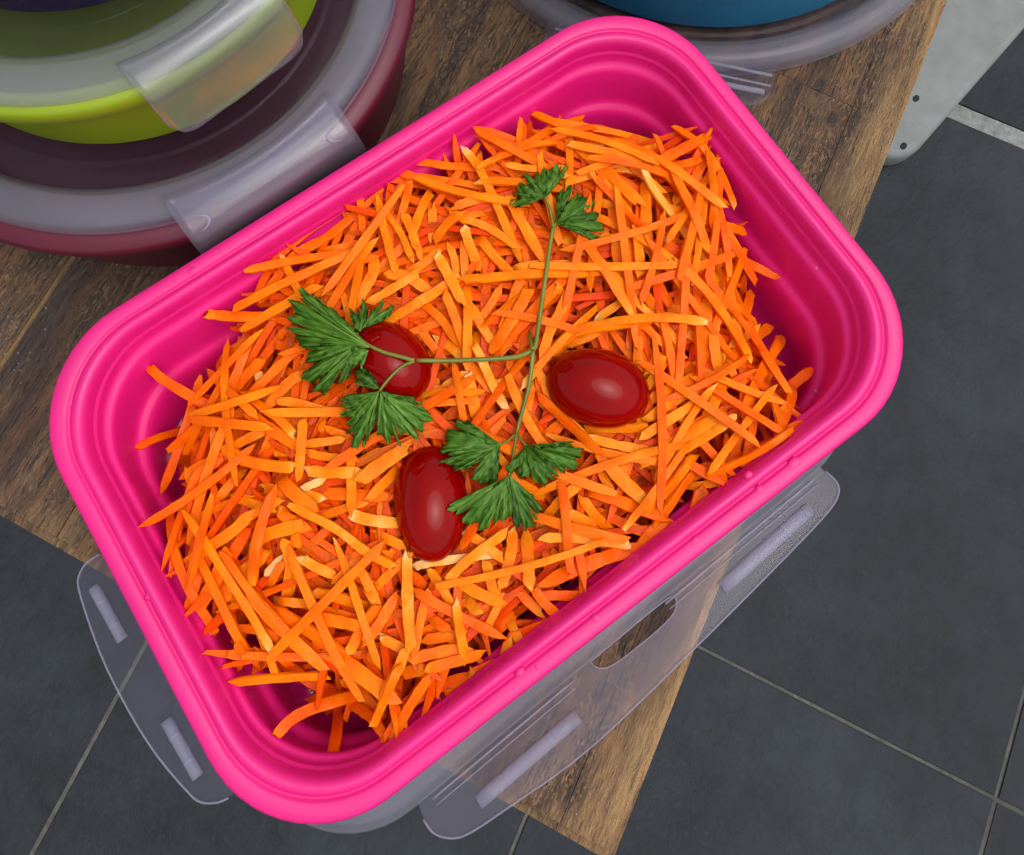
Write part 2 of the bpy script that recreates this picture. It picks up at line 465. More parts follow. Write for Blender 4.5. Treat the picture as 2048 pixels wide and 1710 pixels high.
# grey foot on the floor beside the table
fp = unp([(1830, 310), (2048, 60)], FLOOR_Z + .03)
fd = (fp[1] - fp[0])[:2]; fd /= np.linalg.norm(fd); fn = np.array([-fd[1], fd[0]])
FW, FL = .095, .55
tipc = fp[0][:2] - fd * .020
foot = empty('metal_foot', (tipc[0], tipc[1], FLOOR_Z), math.atan2(fd[1], fd[0]))
tag(foot, 'pale grey painted metal foot on the dark floor past the table edge', 'foot')
ol = []
for x, y in ((FL, 0), (FL, FW)): ol.append((x, y))
for a in np.linspace(90, 180, 8): ol.append((.032 + .032 * math.cos(R(a)), FW - .032 + .032 * math.sin(R(a))))
for a in np.linspace(180, 270, 8): ol.append((.032 + .032 * math.cos(R(a)), .032 + .032 * math.sin(R(a))))
me = plate('foot_plate', ol, .014, .028, bevel=.006)
link('foot_plate', me, MAT['painted'], foot)
for q in ((1832, 197), (1807, 292)):
    p = unp([q], FLOOR_Z + .028)[0]; d = p[:2] - tipc
    o = link('screw_hole', ball('screw_hole', .0036, .0026, .0003), MAT['hole'], foot); o.location = (d @ fd, d @ fn, .0280)

# ================================================================== THE TABLE
table = empty('wooden_table', (T0[0], T0[1], 0), TANG)
tag(table, 'weathered brown wooden table of glued staves under all the food boxes', 'table')
jt = tab(unp([(1632, 180)], 0)[0])[0]                                 # end joint in the second stave
TH = .026; GAP = .00008
bounds = [0, .0175, .075, .135, .186, .232, .290, .345, .40, .46]
def stave(u0, u1, v0, v1, first, endedge, dz):
    bm = bmesh.new(); bmesh.ops.create_cube(bm, size=1)
    for v in bm.verts:
        v.co = Vector((u0 + (v.co.x + .5) * (u1 - u0), v0 + (v.co.y + .5) * (v1 - v0), -TH + (v.co.z + .5) * TH + (dz if v.co.z > 0 else 0)))
    es, eb = [], []
    for e in bm.edges:
        if not all(v.co.z > -TH * .5 for v in e.verts): continue
        if first and all(abs(v.co.y - v0) < 1e-6 for v in e.verts): eb.append(e)
        elif endedge and all(abs(v.co.x - u0) < 1e-6 for v in e.verts): eb.append(e)
        else: es.append(e)
    if eb: bmesh.ops.bevel(bm, geom=eb, offset=.0028, segments=4, affect='EDGES')
    es = [e for e in bm.edges if e.is_valid and all(v.co.z > -.0005 + dz for v in e.verts) and e.calc_face_angle(0) > 1.2]
    if es and v0 > .03: bmesh.ops.bevel(bm, geom=es, offset=.0002, segments=1, affect='EDGES')
    # wander the edges a little
    me = bpy.data.meshes.new('stave'); bm.to_mesh(me); bm.free()
    for p in me.polygons: p.use_smooth = False
    return me
k = 0
for a, b in zip(bounds[:-1], bounds[1:]):
    cuts = [0.0, .95]
    if k == 1: cuts = [0.0, jt, .95]
    if k == 2: cuts = [0.0, .33, .95]
    if k == 5: cuts = [0.0, .41, .95]
    for u0, u1 in zip(cuts[:-1], cuts[1:]):
        o = link('stave', stave(u0 + (GAP if u0 > 0 else 0), u1 - GAP, a + (GAP if a > 0 else 0), b - GAP, a == 0, u0 == 0, rng.uniform(-.00005, .00005)), MAT['wood'], table)
        o.pass_index = 3 if k == 0 or (k == 1 and u0 == 0) else 5 + 2 * k + (u0 > 0)
    k += 1
for su, sv in ((.07, .05), (.88, .05), (.07, .40), (.88, .40)):
    me = loft('leg', [[(su + x, sv + y, z) for x, y in rrect(.05, .05, .004, 3)] for z in (FLOOR_Z, -TH)], caps=(True, True), smooth=False)
    link('leg', me, MAT['wood'], table)
# ================================================================== PINK BOX
box = empty('lunch_box', (BC[0], BC[1], 0), YAW)
tag(box, 'bright pink collapsible silicone lunch box with stepped walls, open and full of carrot', 'lunch box')
BL, BW, BR = .2045, .1354, .0305
SHX, SHY = -.0047, -.0094                      # the soft walls sag: the base stands a little off the rim's centre
BASE_Z = .0088
def lvl(inset, z, r_min=.012, n=14):
    t = max(0.0, min(1.0, (RIM_Z - .007 - z) / .043))
    r = max(r_min, BR - inset * .62)
    return [(x, y, z) for x, y in rrect(BL - 2 * inset, BW - 2 * inset, r, n, SHX * t, SHY * t)]
rim_prof = [(.0030, -.0075), (.0004, -.0072), (.0000, -.0045), (.0000, -.0014), (.0003, -.0005), (.0009, .0000), (.0020, .0001), (.0037, .0001), (.0041, -.0001), (.0044, -.0007), (.0048, -.0008),
            (.0051, -.0003), (.0056, .0003), (.0064, .0005), (.0072, .0002), (.0078, -.0006), (.0082, -.0020), (.0085, -.0045)]
link('rim', loft('rim', [lvl(i, RIM_Z + z) for i, z in rim_prof]), MAT['pink'], box)
D = lambda d: RIM_Z - d
in_prof = [(.0085, D(.0045)), (.0086, D(.0050)), (.0090, D(.0053)), (.0091, D(.0062)), (.0092, D(.0084)), (.0096, D(.0094)), (.0103, D(.0098)), (.0109, D(.0104)), (.0112, D(.0116)), (.0115, D(.0160)),
           (.0119, D(.0218)), (.0122, D(.0233)), (.0129, D(.0240)), (.0138, D(.0245)), (.0145, D(.0254)), (.0149, D(.0272)), (.0153, D(.0330)), (.0159, D(.0405)), (.0168, D(.0445)), (.0188, D(.0468)), (.0220, D(.0477)), (.0270, D(.0478))]
ws = loft('wall', [lvl(i, z) for i, z in in_prof] + [], caps=(False, True))
link('wall', ws, MAT['pink'], box)
out_prof = [(.0030, D(.0075)), (.0070, D(.0078)), (.0074, D(.0105)), (.0095, D(.0125)), (.0100, D(.0235)), (.0126, D(.0262)), (.0134, D(.0430)), (.0165, D(.0500)), (.026, BASE_Z)]
link('outer_wall', loft('outer_wall', [lvl(i, z) for i, z in out_prof], caps=(False, True)), MAT['pink'], box)
for q, rx, ry in (((1590, 927), .0021, .0015), ((1521, 979), .0014, .0012), ((1391, 1081), .0016, .0010), ((1192, 1238), .0014, .0012), ((1040, 1345), .0014, .0011), ((1074, 1333), .0011, .0009),
                  ((775, 1531), .0012, .0010), ((298, 1191), .0013, .0010), ((384, 541), .0022, .0014), ((1498, 950), .0012, .0010)):
    l = box_loc(unp([q], RIM_Z))[0]
    o = link('moulding_mark', ball('moulding_mark', rx, ry, .00055), MAT['pink'], box); o.location = (l[0], l[1], RIM_Z - .0003)

# ================================================================== CLEAR LID UNDER THE BOX
LX, LY, LROT = -.0080, -.0120, R(1.6)
lid_c = box_wor([(LX, LY)])[0]
lid = empty('container_lid', (lid_c[0], lid_c[1], 0), YAW + LROT)
tag(lid, 'milky clear plastic lid with unfolded side flaps lying under the pink lunch box', 'lid')
def to_lid(px, z=.0075):
    d = unp(px, z)[:, :2] - lid_c; a = YAW + LROT
    return np.stack([d @ np.array([math.cos(a), math.sin(a)]), d @ np.array([-math.sin(a), math.cos(a)])], 1)
LL, LW = .208, .1372
def lr(inset, z): return [(x, y, z) for x, y in rrect(LL - 2 * inset, LW - 2 * inset, max(.012, .030 - inset), 12)]
link('lid_plate', loft('lid_plate', [lr(.012, .0080), lr(.0115, .0072)], caps=(True, False)), MAT['window'], lid)
link('lid_rim', loft('lid_rim', [lr(i, z) for i, z in round_prof([(.0115, .0072), (.0100, .0098), (.0030, .0100), (.0003, .0088), (.0, .0045), (.0010, .0020), (.0018, .0044), (.0024, .0078), (.0092, .0082), (.0108, .0062), (.0120, .0064)], .0008, 3)]), MAT['ring'], lid)
front = [(835, 1606), (847, 1639), (866, 1665), (899, 1676), (937, 1667), (1013, 1617), (1179, 1497), (1387, 1298), (1558, 1127), (1652, 1028), (1676, 990), (1674, 966), (1652, 943), (1638, 928)]
F = to_lid(front); xm = (F[:, 0].min() + F[:, 0].max()) / 2
slot = to_lid([(1178, 1322), (1196, 1338), (1226, 1334), (1334, 1246), (1353, 1218), (1352, 1192), (1330, 1180), (1180, 1306)])
def flap(pts, hole, nm='flap'):
    return link(nm, plate(nm, pts, .0072, .0011, holes=[hole] if hole is not None else [], bevel=.0003), MAT['clear'], lid)
hy = -LW / 2 + .0006
def open_round(P, n=40): return [tuple(q) for q in catmull(P, n)]
fo = [(F[0][0], hy)] + open_round(F[1:-1]) + [(F[-1][0], hy)]
sl = smooth_closed([(p[0], min(p[1], hy - .0006)) for p in slot], 2)
ff = flap(fo, sl)
Lf = to_lid([(200, 1108), (173, 1126), (158, 1152), (158, 1178), (179, 1247), (212, 1332), (261, 1427), (313, 1509), (376, 1584), (402, 1604), (434, 1605), (457, 1596)])
hx = -LL / 2 + .0006
sf = flap([(hx, Lf[0][1])] + open_round(Lf) + [(hx, Lf[-1][1])], None)
def edge_line(parent, pts, r=.00034):
    link('edge', tube('edge', [(x, y, .0076) for x, y in pts], r, 6), MAT['rib'], parent)
edge_line(ff, open_round(F[1:-1])); edge_line(ff, list(sl) + [sl[0]], .00026); edge_line(sf, open_round(Lf))
def rib(parent, quad, h=.0017):
    q = np.array(quad); c = q.mean(0); a = (q[0] + q[1]) / 2; b = (q[2] + q[3]) / 2
    L = np.linalg.norm(b - a); w = (np.linalg.norm(q[1] - q[0]) + np.linalg.norm(q[3] - q[2])) / 4
    d = (b - a) / L; nrm = np.array([-d[1], d[0]]); rings = []
    for s in np.linspace(-.5, .5, 7):
        p = c + d * L * s; rings.append([(p[0] + nrm[0] * w * math.cos(t_), p[1] + nrm[1] * w * math.cos(t_), .0078 + h * max(0, math.sin(t_)) ** .7 - (.0004 if math.sin(t_) < -.01 else 0)) for t_ in np.linspace(0, 2 * math.pi, 14, endpoint=False)])
    o = link('rib', loft('rib', rings, caps=(True, True)), MAT['rib'], parent)
    for s in (-.22, .22):
        p = c + d * L * s
        tick = loft('notch', [[(p[0] + d[0] * e + nrm[0] * w * 1.03 * math.cos(t_), p[1] + d[1] * e + nrm[1] * w * 1.03 * math.cos(t_), .0078 + (h + .00012) * max(0, math.sin(t_)) ** .7) for t_ in np.linspace(0, math.pi, 8)] for e in (-.00018, .00018)])
        # a fine raised line across the rib is part of its mesh
        bm = bmesh.new(); bm.from_mesh(o.data); bm.from_mesh(tick); bm.to_mesh(o.data); bm.free(); bpy.data.meshes.remove(tick)
    return o
for q in ([(949, 1591), (966, 1620), (1165, 1445), (1150, 1419)], [(1437, 1165), (1454, 1189), (1629, 1030), (1612, 1007)]): rib(ff, to_lid(q, .0085))
for q in ([(177, 1183), (194, 1165), (254, 1272), (235, 1290)], [(322, 1450), (340, 1431), (405, 1545), (385, 1565)]): rib(sf, to_lid([q[0], q[1], q[3], q[2]][:2] + [q[2], q[3]], .0085))
# fine hinge lines along the folded edge of the front flap
for dy, th_ in ((-.0016, .00035), (-.0034, .0002)):
    P = [(x, hy + dy, .00782) for x in np.linspace(F[0][0] + .004, -.020, 12)]
    link('hinge_line', tube('hinge_line', P, th_, 6), MAT['rib'], ff)
    P = [(x, hy + dy, .00782) for x in np.linspace(.014, F[-1][0] - .004, 12)]
    link('hinge_line', tube('hinge_line', P, th_, 6), MAT['rib'], ff)

# ================================================================== ROUND CONTAINERS
def clip_mesh(R0, c, prof, th=.0010, curved=True):
    """folded flap: profile (outwards, height) from the lid ring, swept along the tangent; inner edge follows the ring's curve"""
    n = 21; v, f = [], []
    ts = np.linspace(-c, c, n); m = len(prof)
    P = np.array(prof)
    nrm = np.gradient(P, axis=0); nrm = np.stack([-nrm[:, 1], nrm[:, 0]], 1); nrm /= np.linalg.norm(nrm, axis=1)[:, None]
    for side in (1, -1):
        for i, tt in enumerate(ts):
            sag = R0 - math.sqrt(max(R0 * R0 - tt * tt, 0))
            for j in range(m):
                w = max(0, 1 - j / (m * .35)) if curved else 0
                # rounded lower corners
                e = min(1, (c - abs(tt)) / .006); 
                k = j / (m - 1)
                cut = (1 - math.sqrt(max(0, 1 - (1 - e) ** 2))) * .006 if k > .6 else 0
                q = P[j] + nrm[j] * th * .5 * side
                if k > .6 and cut > 0:
                    d = P[-1] - P[-2]; d /= np.linalg.norm(d); q = q - d * cut * ((k - .6) / .4)
                v.append((q[0] - sag * w, tt, q[1]))
    N = n * m
    for s in (0, 1):
        for i in range(n - 1):
            for j in range(m - 1):
                a = s * N + i * m + j; q = (a, a + 1, a + m + 1, a + m)
                f.append(q if s == 0 else q[::-1])
    for i in range(n - 1):
        for j in (0, m - 1):
            a = i * m + j; b = a + m; q = (a, b, b + N, a + N); f.append(q if j == 0 else q[::-1])
    for j in range(m - 1):
        for i in (0, n - 1):
            a = i * m + j; b = a + 1; q = (a, b, b + N, a + N); f.append(q[::-1] if i == 0 else q)
    return mesh('clip', v, f)
def hinge_slots(parent, az, c, Rr, z, mat):
    for s in (-1, 1):
        P = []
        for a in (np.linspace(0, math.pi, 14) + (math.pi if s > 0 else 0)):
            P.append((Rr + .0020 * math.cos(a) + .0010, s * (c - .0040) + .0034 * math.sin(a), z - .0012 * (1 + math.cos(a)) * .5))
        o = link('hinge_slot', tube('hinge_slot', P, [.00012 + .0005 * math.sin(a) ** 2 for a in np.linspace(0, math.pi, 14)], 6), mat, parent)
        o.rotation_euler = (0, 0, 0)

# --- maroon bowl
MC = (-.1190, .1380)
mar = empty('round_container', (*MC, 0)); tag(mar, 'large maroon round container with clear clip lid, bottom of the stack behind the pink box', 'container')
link('bowl', lathe('bowl', round_prof([(.0005, .0020), (.0700, .0020), (.0765, .0), (.0790, .0022), (.0800, .0200), (.0812, .0400), (.0818, .0455), (.0850, .0462), (.0862, .0480), (.0868, .0515), (.0862, .0540), (.0830, .0556), (.0800, .0556), (.0780, .0520), (.0745, .0300), (.0730, .0065), (.0700, .0045), (.0005, .0045)], .0014, 4), 128), MAT['maroon'], mar)
mlid = link('lid_ring', lathe('lid_ring', round_prof([(.0694, .0560), (.0698, .0600), (.0712, .0618), (.0742, .0622), (.0786, .0618), (.0806, .0612), (.0816, .0596), (.0818, .0560), (.0808, .0562), (.0802, .0588), (.0780, .0602), (.0742, .0606), (.0716, .0602), (.0706, .0560)], .0009, 4), 160), MAT['ring'], mar)
link('lid_window', lathe('lid_window', round_prof([(.0003, .0572), (.060, .0572), (.0612, .0579), (.0622, .0572), (.0694, .0568), (.0694, .0560), (.0003, .0562)], .0005, 3), 128), MAT['window'], mar)
def clip_az(px, z, cxy): p = unp([px], z)[0][:2] - np.array(cxy); return math.atan2(p[1], p[0]), np.linalg.norm(p)
az, rr_ = clip_az((532, 345), .060, MC)
cp = [(.0752, .0626), (.0780, .0626), (.0806, .0624), (.0832, .0616), (.0856, .0600), (.0872, .0576), (.0880, .0548), (.0884, .0510), (.0886, .0470), (.0888, .0430), (.0890, .0395), (.0890, .0372)]
o = link('clip', clip_mesh(.0815, .0265, cp), MAT['clip'], mar); o.rotation_euler = (0, 0, az); clip_m = o
hinge_slots(clip_m, az, .0265, .0822, .0628, MAT['rib'])
# opposite clip
o = link('clip', clip_mesh(.0815, .0265, cp), MAT['clip'], mar); o.rotation_euler = (0, 0, az + math.pi)

# --- lime bowl on the maroon lid
LC = (-.1187, .1408); LZ = .0580
lime = empty('round_container', (*LC, LZ)); tag(lime, 'lime green round container with clear clip lid, standing on the maroon one', 'container')
link('bowl', lathe('bowl', round_prof([(.0005, .0015), (.0540, .0015), (.0575, .0), (.0597, .0016), (.0606, .0150), (.0618, .0345), (.0650, .0352), (.0668, .0362), (.0678, .0392), (.0680, .0418), (.0672, .0438), (.0640, .0446), (.0620, .0446), (.0600, .0400), (.0575, .0120), (.0560, .0060), (.0005, .0050)], .0012, 4), 128), MAT['lime'], lime)
link('lid_ring', lathe('lid_ring', round_prof([(.0534, .0440), (.0538, .0468), (.0550, .0476), (.0596, .0478), (.0624, .0474), (.0640, .0468), (.0652, .0458), (.0657, .0442), (.0647, .0444), (.0640, .0454), (.0622, .0462), (.0596, .0466), (.0556, .0463), (.0546, .0440)], .0008, 4), 160), MAT['ring'], lime)
link('lid_window', lathe('lid_window', round_prof([(.0003, .0458), (.0460, .0458), (.0470, .0453), (.0534, .0452), (.0534, .0444), (.0003, .0448)], .0005, 3), 128), MAT['window'], lime)
az2, _ = clip_az((440, 110), .100, LC)
cp2 = [(.0600, .0481), (.0622, .0481), (.0640, .0478), (.0656, .0470), (.0671, .0457), (.0684, .0438), (.0694, .0415), (.0703, .0391), (.0712, .0367), (.0720, .0344), (.0728, .0322), (.0733, .0308)]
o = link('clip', clip_mesh(.0655, .0200, cp2), MAT['clip'], lime); o.rotation_euler = (0, 0, az2)
o = link('clip', clip_mesh(.0655, .0200, cp2), MAT['clip'], lime); o.rotation_euler = (0, 0, az2 + math.pi)

# --- purple bowl on the lime lid
PC = (-.1180, .1460); PZ = LZ + .0460
pur = empty('round_container', (*PC, PZ)); tag(pur, 'dark purple round container at the top of the stack, cut by the picture edge', 'container')
link('bowl', lathe('bowl', round_prof([(.0005, .0012), (.0440, .0012), (.0465, .0), (.0478, .0012), (.0490, .0150), (.0510, .0220), (.0545, .0226), (.0550, .0280), (.0500, .0290), (.0480, .0260), (.0460, .0060), (.0005, .0050)], .001, 4), 96), MAT['purple'], pur)
link('lid_window', lathe('lid_window', [(.0003, .0300), (.0440, .0300), (.0500, .0312), (.0552, .0300), (.0556, .0262), (.0548, .0262), (.0545, .0290), (.0500, .0298), (.0003, .0291)], 96), MAT['ring'], pur)

# --- blue bowl on its own lid
UC = (.0636, .2495)
blid = empty('container_lid', (*UC, 0)); tag(blid, 'round milky clear plastic lid with one flap, lying on the table under the blue bowl', 'lid')
link('lid_ring', lathe('lid_ring', round_prof([(.0978, .0030), (.0980, .0072), (.0992, .0086), (.1030, .0090), (.1062, .0084), (.1080, .0070), (.1090, .0040), (.1092, .0008), (.1082, .0010), (.1078, .0044), (.1056, .0068), (.1026, .0074), (.0996, .0070), (.0990, .0030)], .0010, 4), 200), MAT['ring'], blid)
link('lid_window', lathe('lid_window', round_prof([(.0003, .0046), (.0940, .0046), (.0952, .0040), (.0978, .0038), (.0978, .0030), (.0003, .0036)], .0005, 3), 160), MAT['window'], blid)
B_ = unp([(1103, 11), (1097, 64), (1556, 102), (1553, 198), (1507, 214), (1480, 206)], .006)[:, :2] - np.array(UC)
tdir = B_[2] - B_[0]; tdir /= np.linalg.norm(tdir); odir = np.array([tdir[1], -tdir[0]])
flc = B_ @ np.stack([tdir, odir], 1)
x0, x1 = flc[0][0], flc[2][0]; yo = flc[:, 1].max(); rr = .009
Rb = .1078
arc = [(x, math.sqrt(Rb * Rb - x * x) - .0004) for x in np.linspace(x1, x0, 14)]
pts = [(x0 + rr - rr * math.cos(a), yo - rr + rr * math.sin(a)) for a in np.linspace(0, math.pi / 2, 8)] + [(x1 - rr + rr * math.sin(a), yo - rr + rr * math.cos(a)) for a in np.linspace(0, math.pi / 2, 8)] + arc
pts = [tuple(p[0] * tdir + p[1] * odir) for p in pts]
bf = link('flap', plate('flap', pts, .0058, .0012, bevel=.0003), MAT['clear'], blid)
for yy, w_ in ((.0045, .0007), (.0085, .0005)):
    P = [(np.array([x, yo - .0185 + yy + .0012 * (x - x0) / (x1 - x0)]) @ np.stack([tdir, odir])).tolist() + [.0066] for x in np.linspace(x0 + .003, x1 - .001, 16)]
    link('hinge_line', tube('hinge_line', P, w_, 6), MAT['rib'], bf)
P = [(np.array([x, yo - .0060]) @ np.stack([tdir, odir])).tolist() + [.0066] for x in np.linspace(x0 + .004, x1 - .003, 16)]
link('rib', tube('rib', P, .0011, 8), MAT['rib'], bf)
bb = empty('bowl', (*UC, .0046)); tag(bb, 'blue silicone bowl standing on a clear lid, cut by the top picture edge', 'bowl')
link('bowl_wall', lathe('bowl_wall', round_prof([(.0005, .0012), (.0870, .0012), (.0905, .0), (.0928, .0018), (.0940, .0200), (.0955, .0400), (.0975, .0540), (.1010, .0545), (.1016, .0580), (.0985, .0590), (.0960, .0560), (.0930, .0300), (.0905, .0060), (.0005, .0040)], .0012, 4), 160), MAT['blue'], bb)

# ================================================================== FOOD IN THE BOX
# --- height field of the box interior in the box frame (0.5 mm cells)
CELL = .0005
NX, NY = int(.216 / CELL), int(.150 / CELL)
gx = (np.arange(NX) - NX / 2 + .5) * CELL; gy = (np.arange(NY) - NY / 2 + .5) * CELL
GX, GY = np.meshgrid(gx, gy, indexing='ij')
def outside(inset, z):
    t = max(0.0, min(1.0, (RIM_Z - .007 - z) / .043)); r = max(.012, BR - inset * .62)
    qx = np.abs(GX - SHX * t) - (BL / 2 - inset - r); qy = np.abs(GY - SHY * t) - (BW / 2 - inset - r)
    return np.hypot(np.maximum(qx, 0), np.maximum(qy, 0)) + np.minimum(np.maximum(qx, qy), 0) - r
FIELD = np.full((NX, NY), D(.0478))
for i, z in in_prof[::-1]: FIELD = np.where(outside(i, z) > 0, np.maximum(FIELD, z), FIELD)
FIELD = np.where(outside(.0083, RIM_Z) > 0, RIM_Z, FIELD)
def cells(p):
    i = np.clip(((p[..., 0] / CELL) + NX / 2).astype(int), 0, NX - 1); j = np.clip(((p[..., 1] / CELL) + NY / 2).astype(int), 0, NY - 1); return i, j

def rest(P2, w, field):
    """P2: (n,2) path in the box frame -> heights of its underside, lying on the field"""
    n = len(P2)
    d = np.gradient(P2, axis=0); d /= np.linalg.norm(d, axis=1)[:, None] + 1e-12
    nr = np.stack([-d[:, 1], d[:, 0]], 1)
    h = np.max([field[cells(P2 + nr * w * k)] for k in (-.35, 0, .35)], axis=0)
    s = np.concatenate([[0], np.cumsum(np.linalg.norm(np.diff(P2, axis=0), axis=1))]); L = s[-1]
    hull = []
    for i in range(n):
        while len(hull) >= 2:
            a, b = hull[-2], hull[-1]
            if (h[b] - h[a]) * (s[i] - s[a]) <= (h[i] - h[a]) * (s[b] - s[a]): hull.pop()
            else: break
        hull.append(i)
    line = np.interp(s, s[hull], h[hull])
    m = L * .5
    k = max(1, int(np.searchsorted(s[hull], m)))
    a, b = hull[k - 1], hull[min(k, len(hull) - 1)]
    sl = np.clip((h[b] - h[a]) / max(s[b] - s[a], 1e-6), -.7, .7)
    stiff = h[a] + sl * (s - s[a])
    stiff += max(0, (h - stiff).max()) * .7
    z = .45 * line + .55 * np.maximum(stiff, h - .0008)
    for _ in range(2): z = np.convolve(np.pad(z, 2, mode='edge'), np.ones(5) / 5, 'valid')
    return z, nr
def stamp(P2, nr, z, w, th, field):
    for k in np.linspace(-.5, .5, 7):
        i, j = cells(P2 + nr * w * k); np.maximum.at(field, (i, j), z + th)

def shred_mesh(P2, z, w, th, tone, pale, seed, nseg=None):
    """P2 box-frame path, z underside; returns vertices (box frame), faces, tones"""
    r = np.random.default_rng(seed)
    n = len(P2); s = np.linspace(0, 1, n)
    P = np.column_stack([P2, z + th * .5])
    d = np.gradient(P, axis=0); d /= np.linalg.norm(d, axis=1)[:, None]
    a = np.cross(d, (0, 0, 1)); a /= np.linalg.norm(a, axis=1)[:, None] + 1e-9; b = np.cross(a, d)
    tw0, tw1 = r.normal(0, .22), r.normal(0, .35)
    c0, c1 = r.uniform(-.9, .9), r.uniform(-.9, .9)          # oblique cut ends
    t0, t1 = r.uniform(.1, .8), r.uniform(.1, .8)        # narrowing of the ends
    e0, e1 = r.uniform(.03, .18), r.uniform(.03, .18)
    sec = [(-.98, -.9), (-.94, -1), (.94, -1), (.98, -.9), (1, .88), (.95, 1), (-.95, 1), (-1, .88)]
    m = len(sec); V = []; T = []
    L = np.linalg.norm(np.diff(P, axis=0), axis=1).sum()
    wob = np.cumsum(r.normal(0, .022, n)); wob -= np.linspace(wob[0], wob[-1], n)
    ph = r.uniform(0, 6.28, 4)
    for i in range(n):
        u = s[i]
        ww = w * .5 * (1 + wob[i] + .05 * math.sin(u * 23 + ph[0]))
        if u < e0: ww *= t0 + (1 - t0) * (u / e0) ** .6
        if u > 1 - e1: ww *= t1 + (1 - t1) * ((1 - u) / e1) ** .6
        hh = th * .5 * (1 + .10 * math.sin(u * 17 + ph[1]))
        if u < e0 * .5: hh *= .55 + .45 * (u / (e0 * .5))
        if u > 1 - e1 * .5: hh *= .55 + .45 * ((1 - u) / (e1 * .5))
        tw = tw0 + tw1 * (u - .5); ct, st = math.cos(tw), math.sin(tw)
        for k, (x, y) in enumerate(sec):
            x_ = x * ww * (1 + r.normal(0, .03)); y_ = y * hh * (1 + r.normal(0, .03))
            sh = 0.0
            if i == 0: sh = c0 * x * w * .5 + r.normal(0, w * .10)
            if i == n - 1: sh = c1 * x * w * .5 + r.normal(0, w * .10)
            V.append(P[i] + a[i] * (x_ * ct - y_ * st) + b[i] * (x_ * st + y_ * ct) + d[i] * sh)
            p = 0.0
            if pale == 1: p = max(0, 1 - u / .18)
            if pale == 2: p = max(0, 1 - (1 - u) / .18)
            if pale == 3: p = .75 + .25 * math.sin(u * 9 + ph[2])
            T.append(tone + .33 * p + .06 * math.sin(u * 11 + ph[3]))
    Fc = []
    for i in range(n - 1):
        for k in range(m):
            q = (k + 1) % m; Fc.append((i * m + k, i * m + q, (i + 1) * m + q, (i + 1) * m + k))
    Fc.append(tuple(range(m))[::-1]); Fc.append(tuple((n - 1) * m + k for k in range(m)))
    return np.array(V), Fc, T
def carrot_obj(name, V, Fc, T, place=True):
    c = V.mean(0) if place else np.zeros(3)
    me = mesh(name, V - c, Fc, False)
    at = me.attributes.new('tone', 'FLOAT', 'POINT'); at.data.foreach_set('value', np.array(T, np.float32))
    # soft shading along the stick, crisp edges
    me.polygons.foreach_set('use_smooth', [True] * len(me.polygons))
    try: me.set_sharp_from_angle(angle=R(38))
    except Exception: pass
    o = link(name, me, MAT['carrot'])
    w_ = box_wor([c[:2]])[0]
    o.location = (w_[0], w_[1], c[2]) if place else (BC[0], BC[1], 0)
    o.rotation_euler = (0, 0, YAW)
    return o

# --- target surface of the heap
foot_px = [(335, 880), (420, 745), (510, 600), (565, 480), (700, 385), (800, 325), (930, 300), (1040, 270), (1170, 262), (1250, 300), (1395, 300), (1420, 400), (1480, 470), (1500, 620), (1550, 690), (1590, 780), (1590, 850),
           (1510, 930), (1400, 1060), (1200, 1230), (1000, 1390), (830, 1470), (690, 1470), (570, 1390), (455, 1300), (385, 1215), (350, 1080), (335, 960)]
FP = box_loc(unp(foot_px, .026)); FPX_ = np.array(foot_px, float)
def poly_sd(PX, PY, poly):
    ins = np.zeros(PX.shape, bool); dist = np.full(PX.shape, 9e3)
    for (x0_, y0_), (x1_, y1_) in zip(poly, np.roll(poly, -1, axis=0)):
        cnd = (y0_ > PY) != (y1_ > PY)
        with np.errstate(divide='ignore', invalid='ignore'): ins ^= cnd & (PX < (x1_ - x0_) * (PY - y0_) / (y1_ - y0_) + x0_)
        ex, ey = x1_ - x0_, y1_ - y0_; t_ = np.clip(((PX - x0_) * ex + (PY - y0_) * ey) / (ex * ex + ey * ey), 0, 1)
        dist = np.minimum(dist, np.hypot(PX - x0_ - t_ * ex, PY - y0_ - t_ * ey))
    return np.where(ins, dist, -dist)
SD = poly_sd(GX, GY, FP)
TARGET = np.where(SD > 0, .0165 + .0270 * (1 - np.exp(-np.maximum(SD, 0) / .020)), 0)
ROUGH = TARGET + .0016 * np.sin(GX * 170 + 1) * np.sin(GY * 210 + 2)
def surf_z(px):
    """height of the heap's target surface seen at a pixel"""
    px = np.atleast_2d(np.asarray(px, float)); z = np.full(len(px), .045)
    for _ in range(8):
        l = box_loc(unp(px, z)); z = .5 * z + .5 * np.maximum(TARGET[cells(l)], FIELD0[cells(l)])
    return z
FIELD0 = FIELD.copy(); LIP = outside(.0050, RIM_Z); EDGE_ = outside(.0120, RIM_Z) > -.002

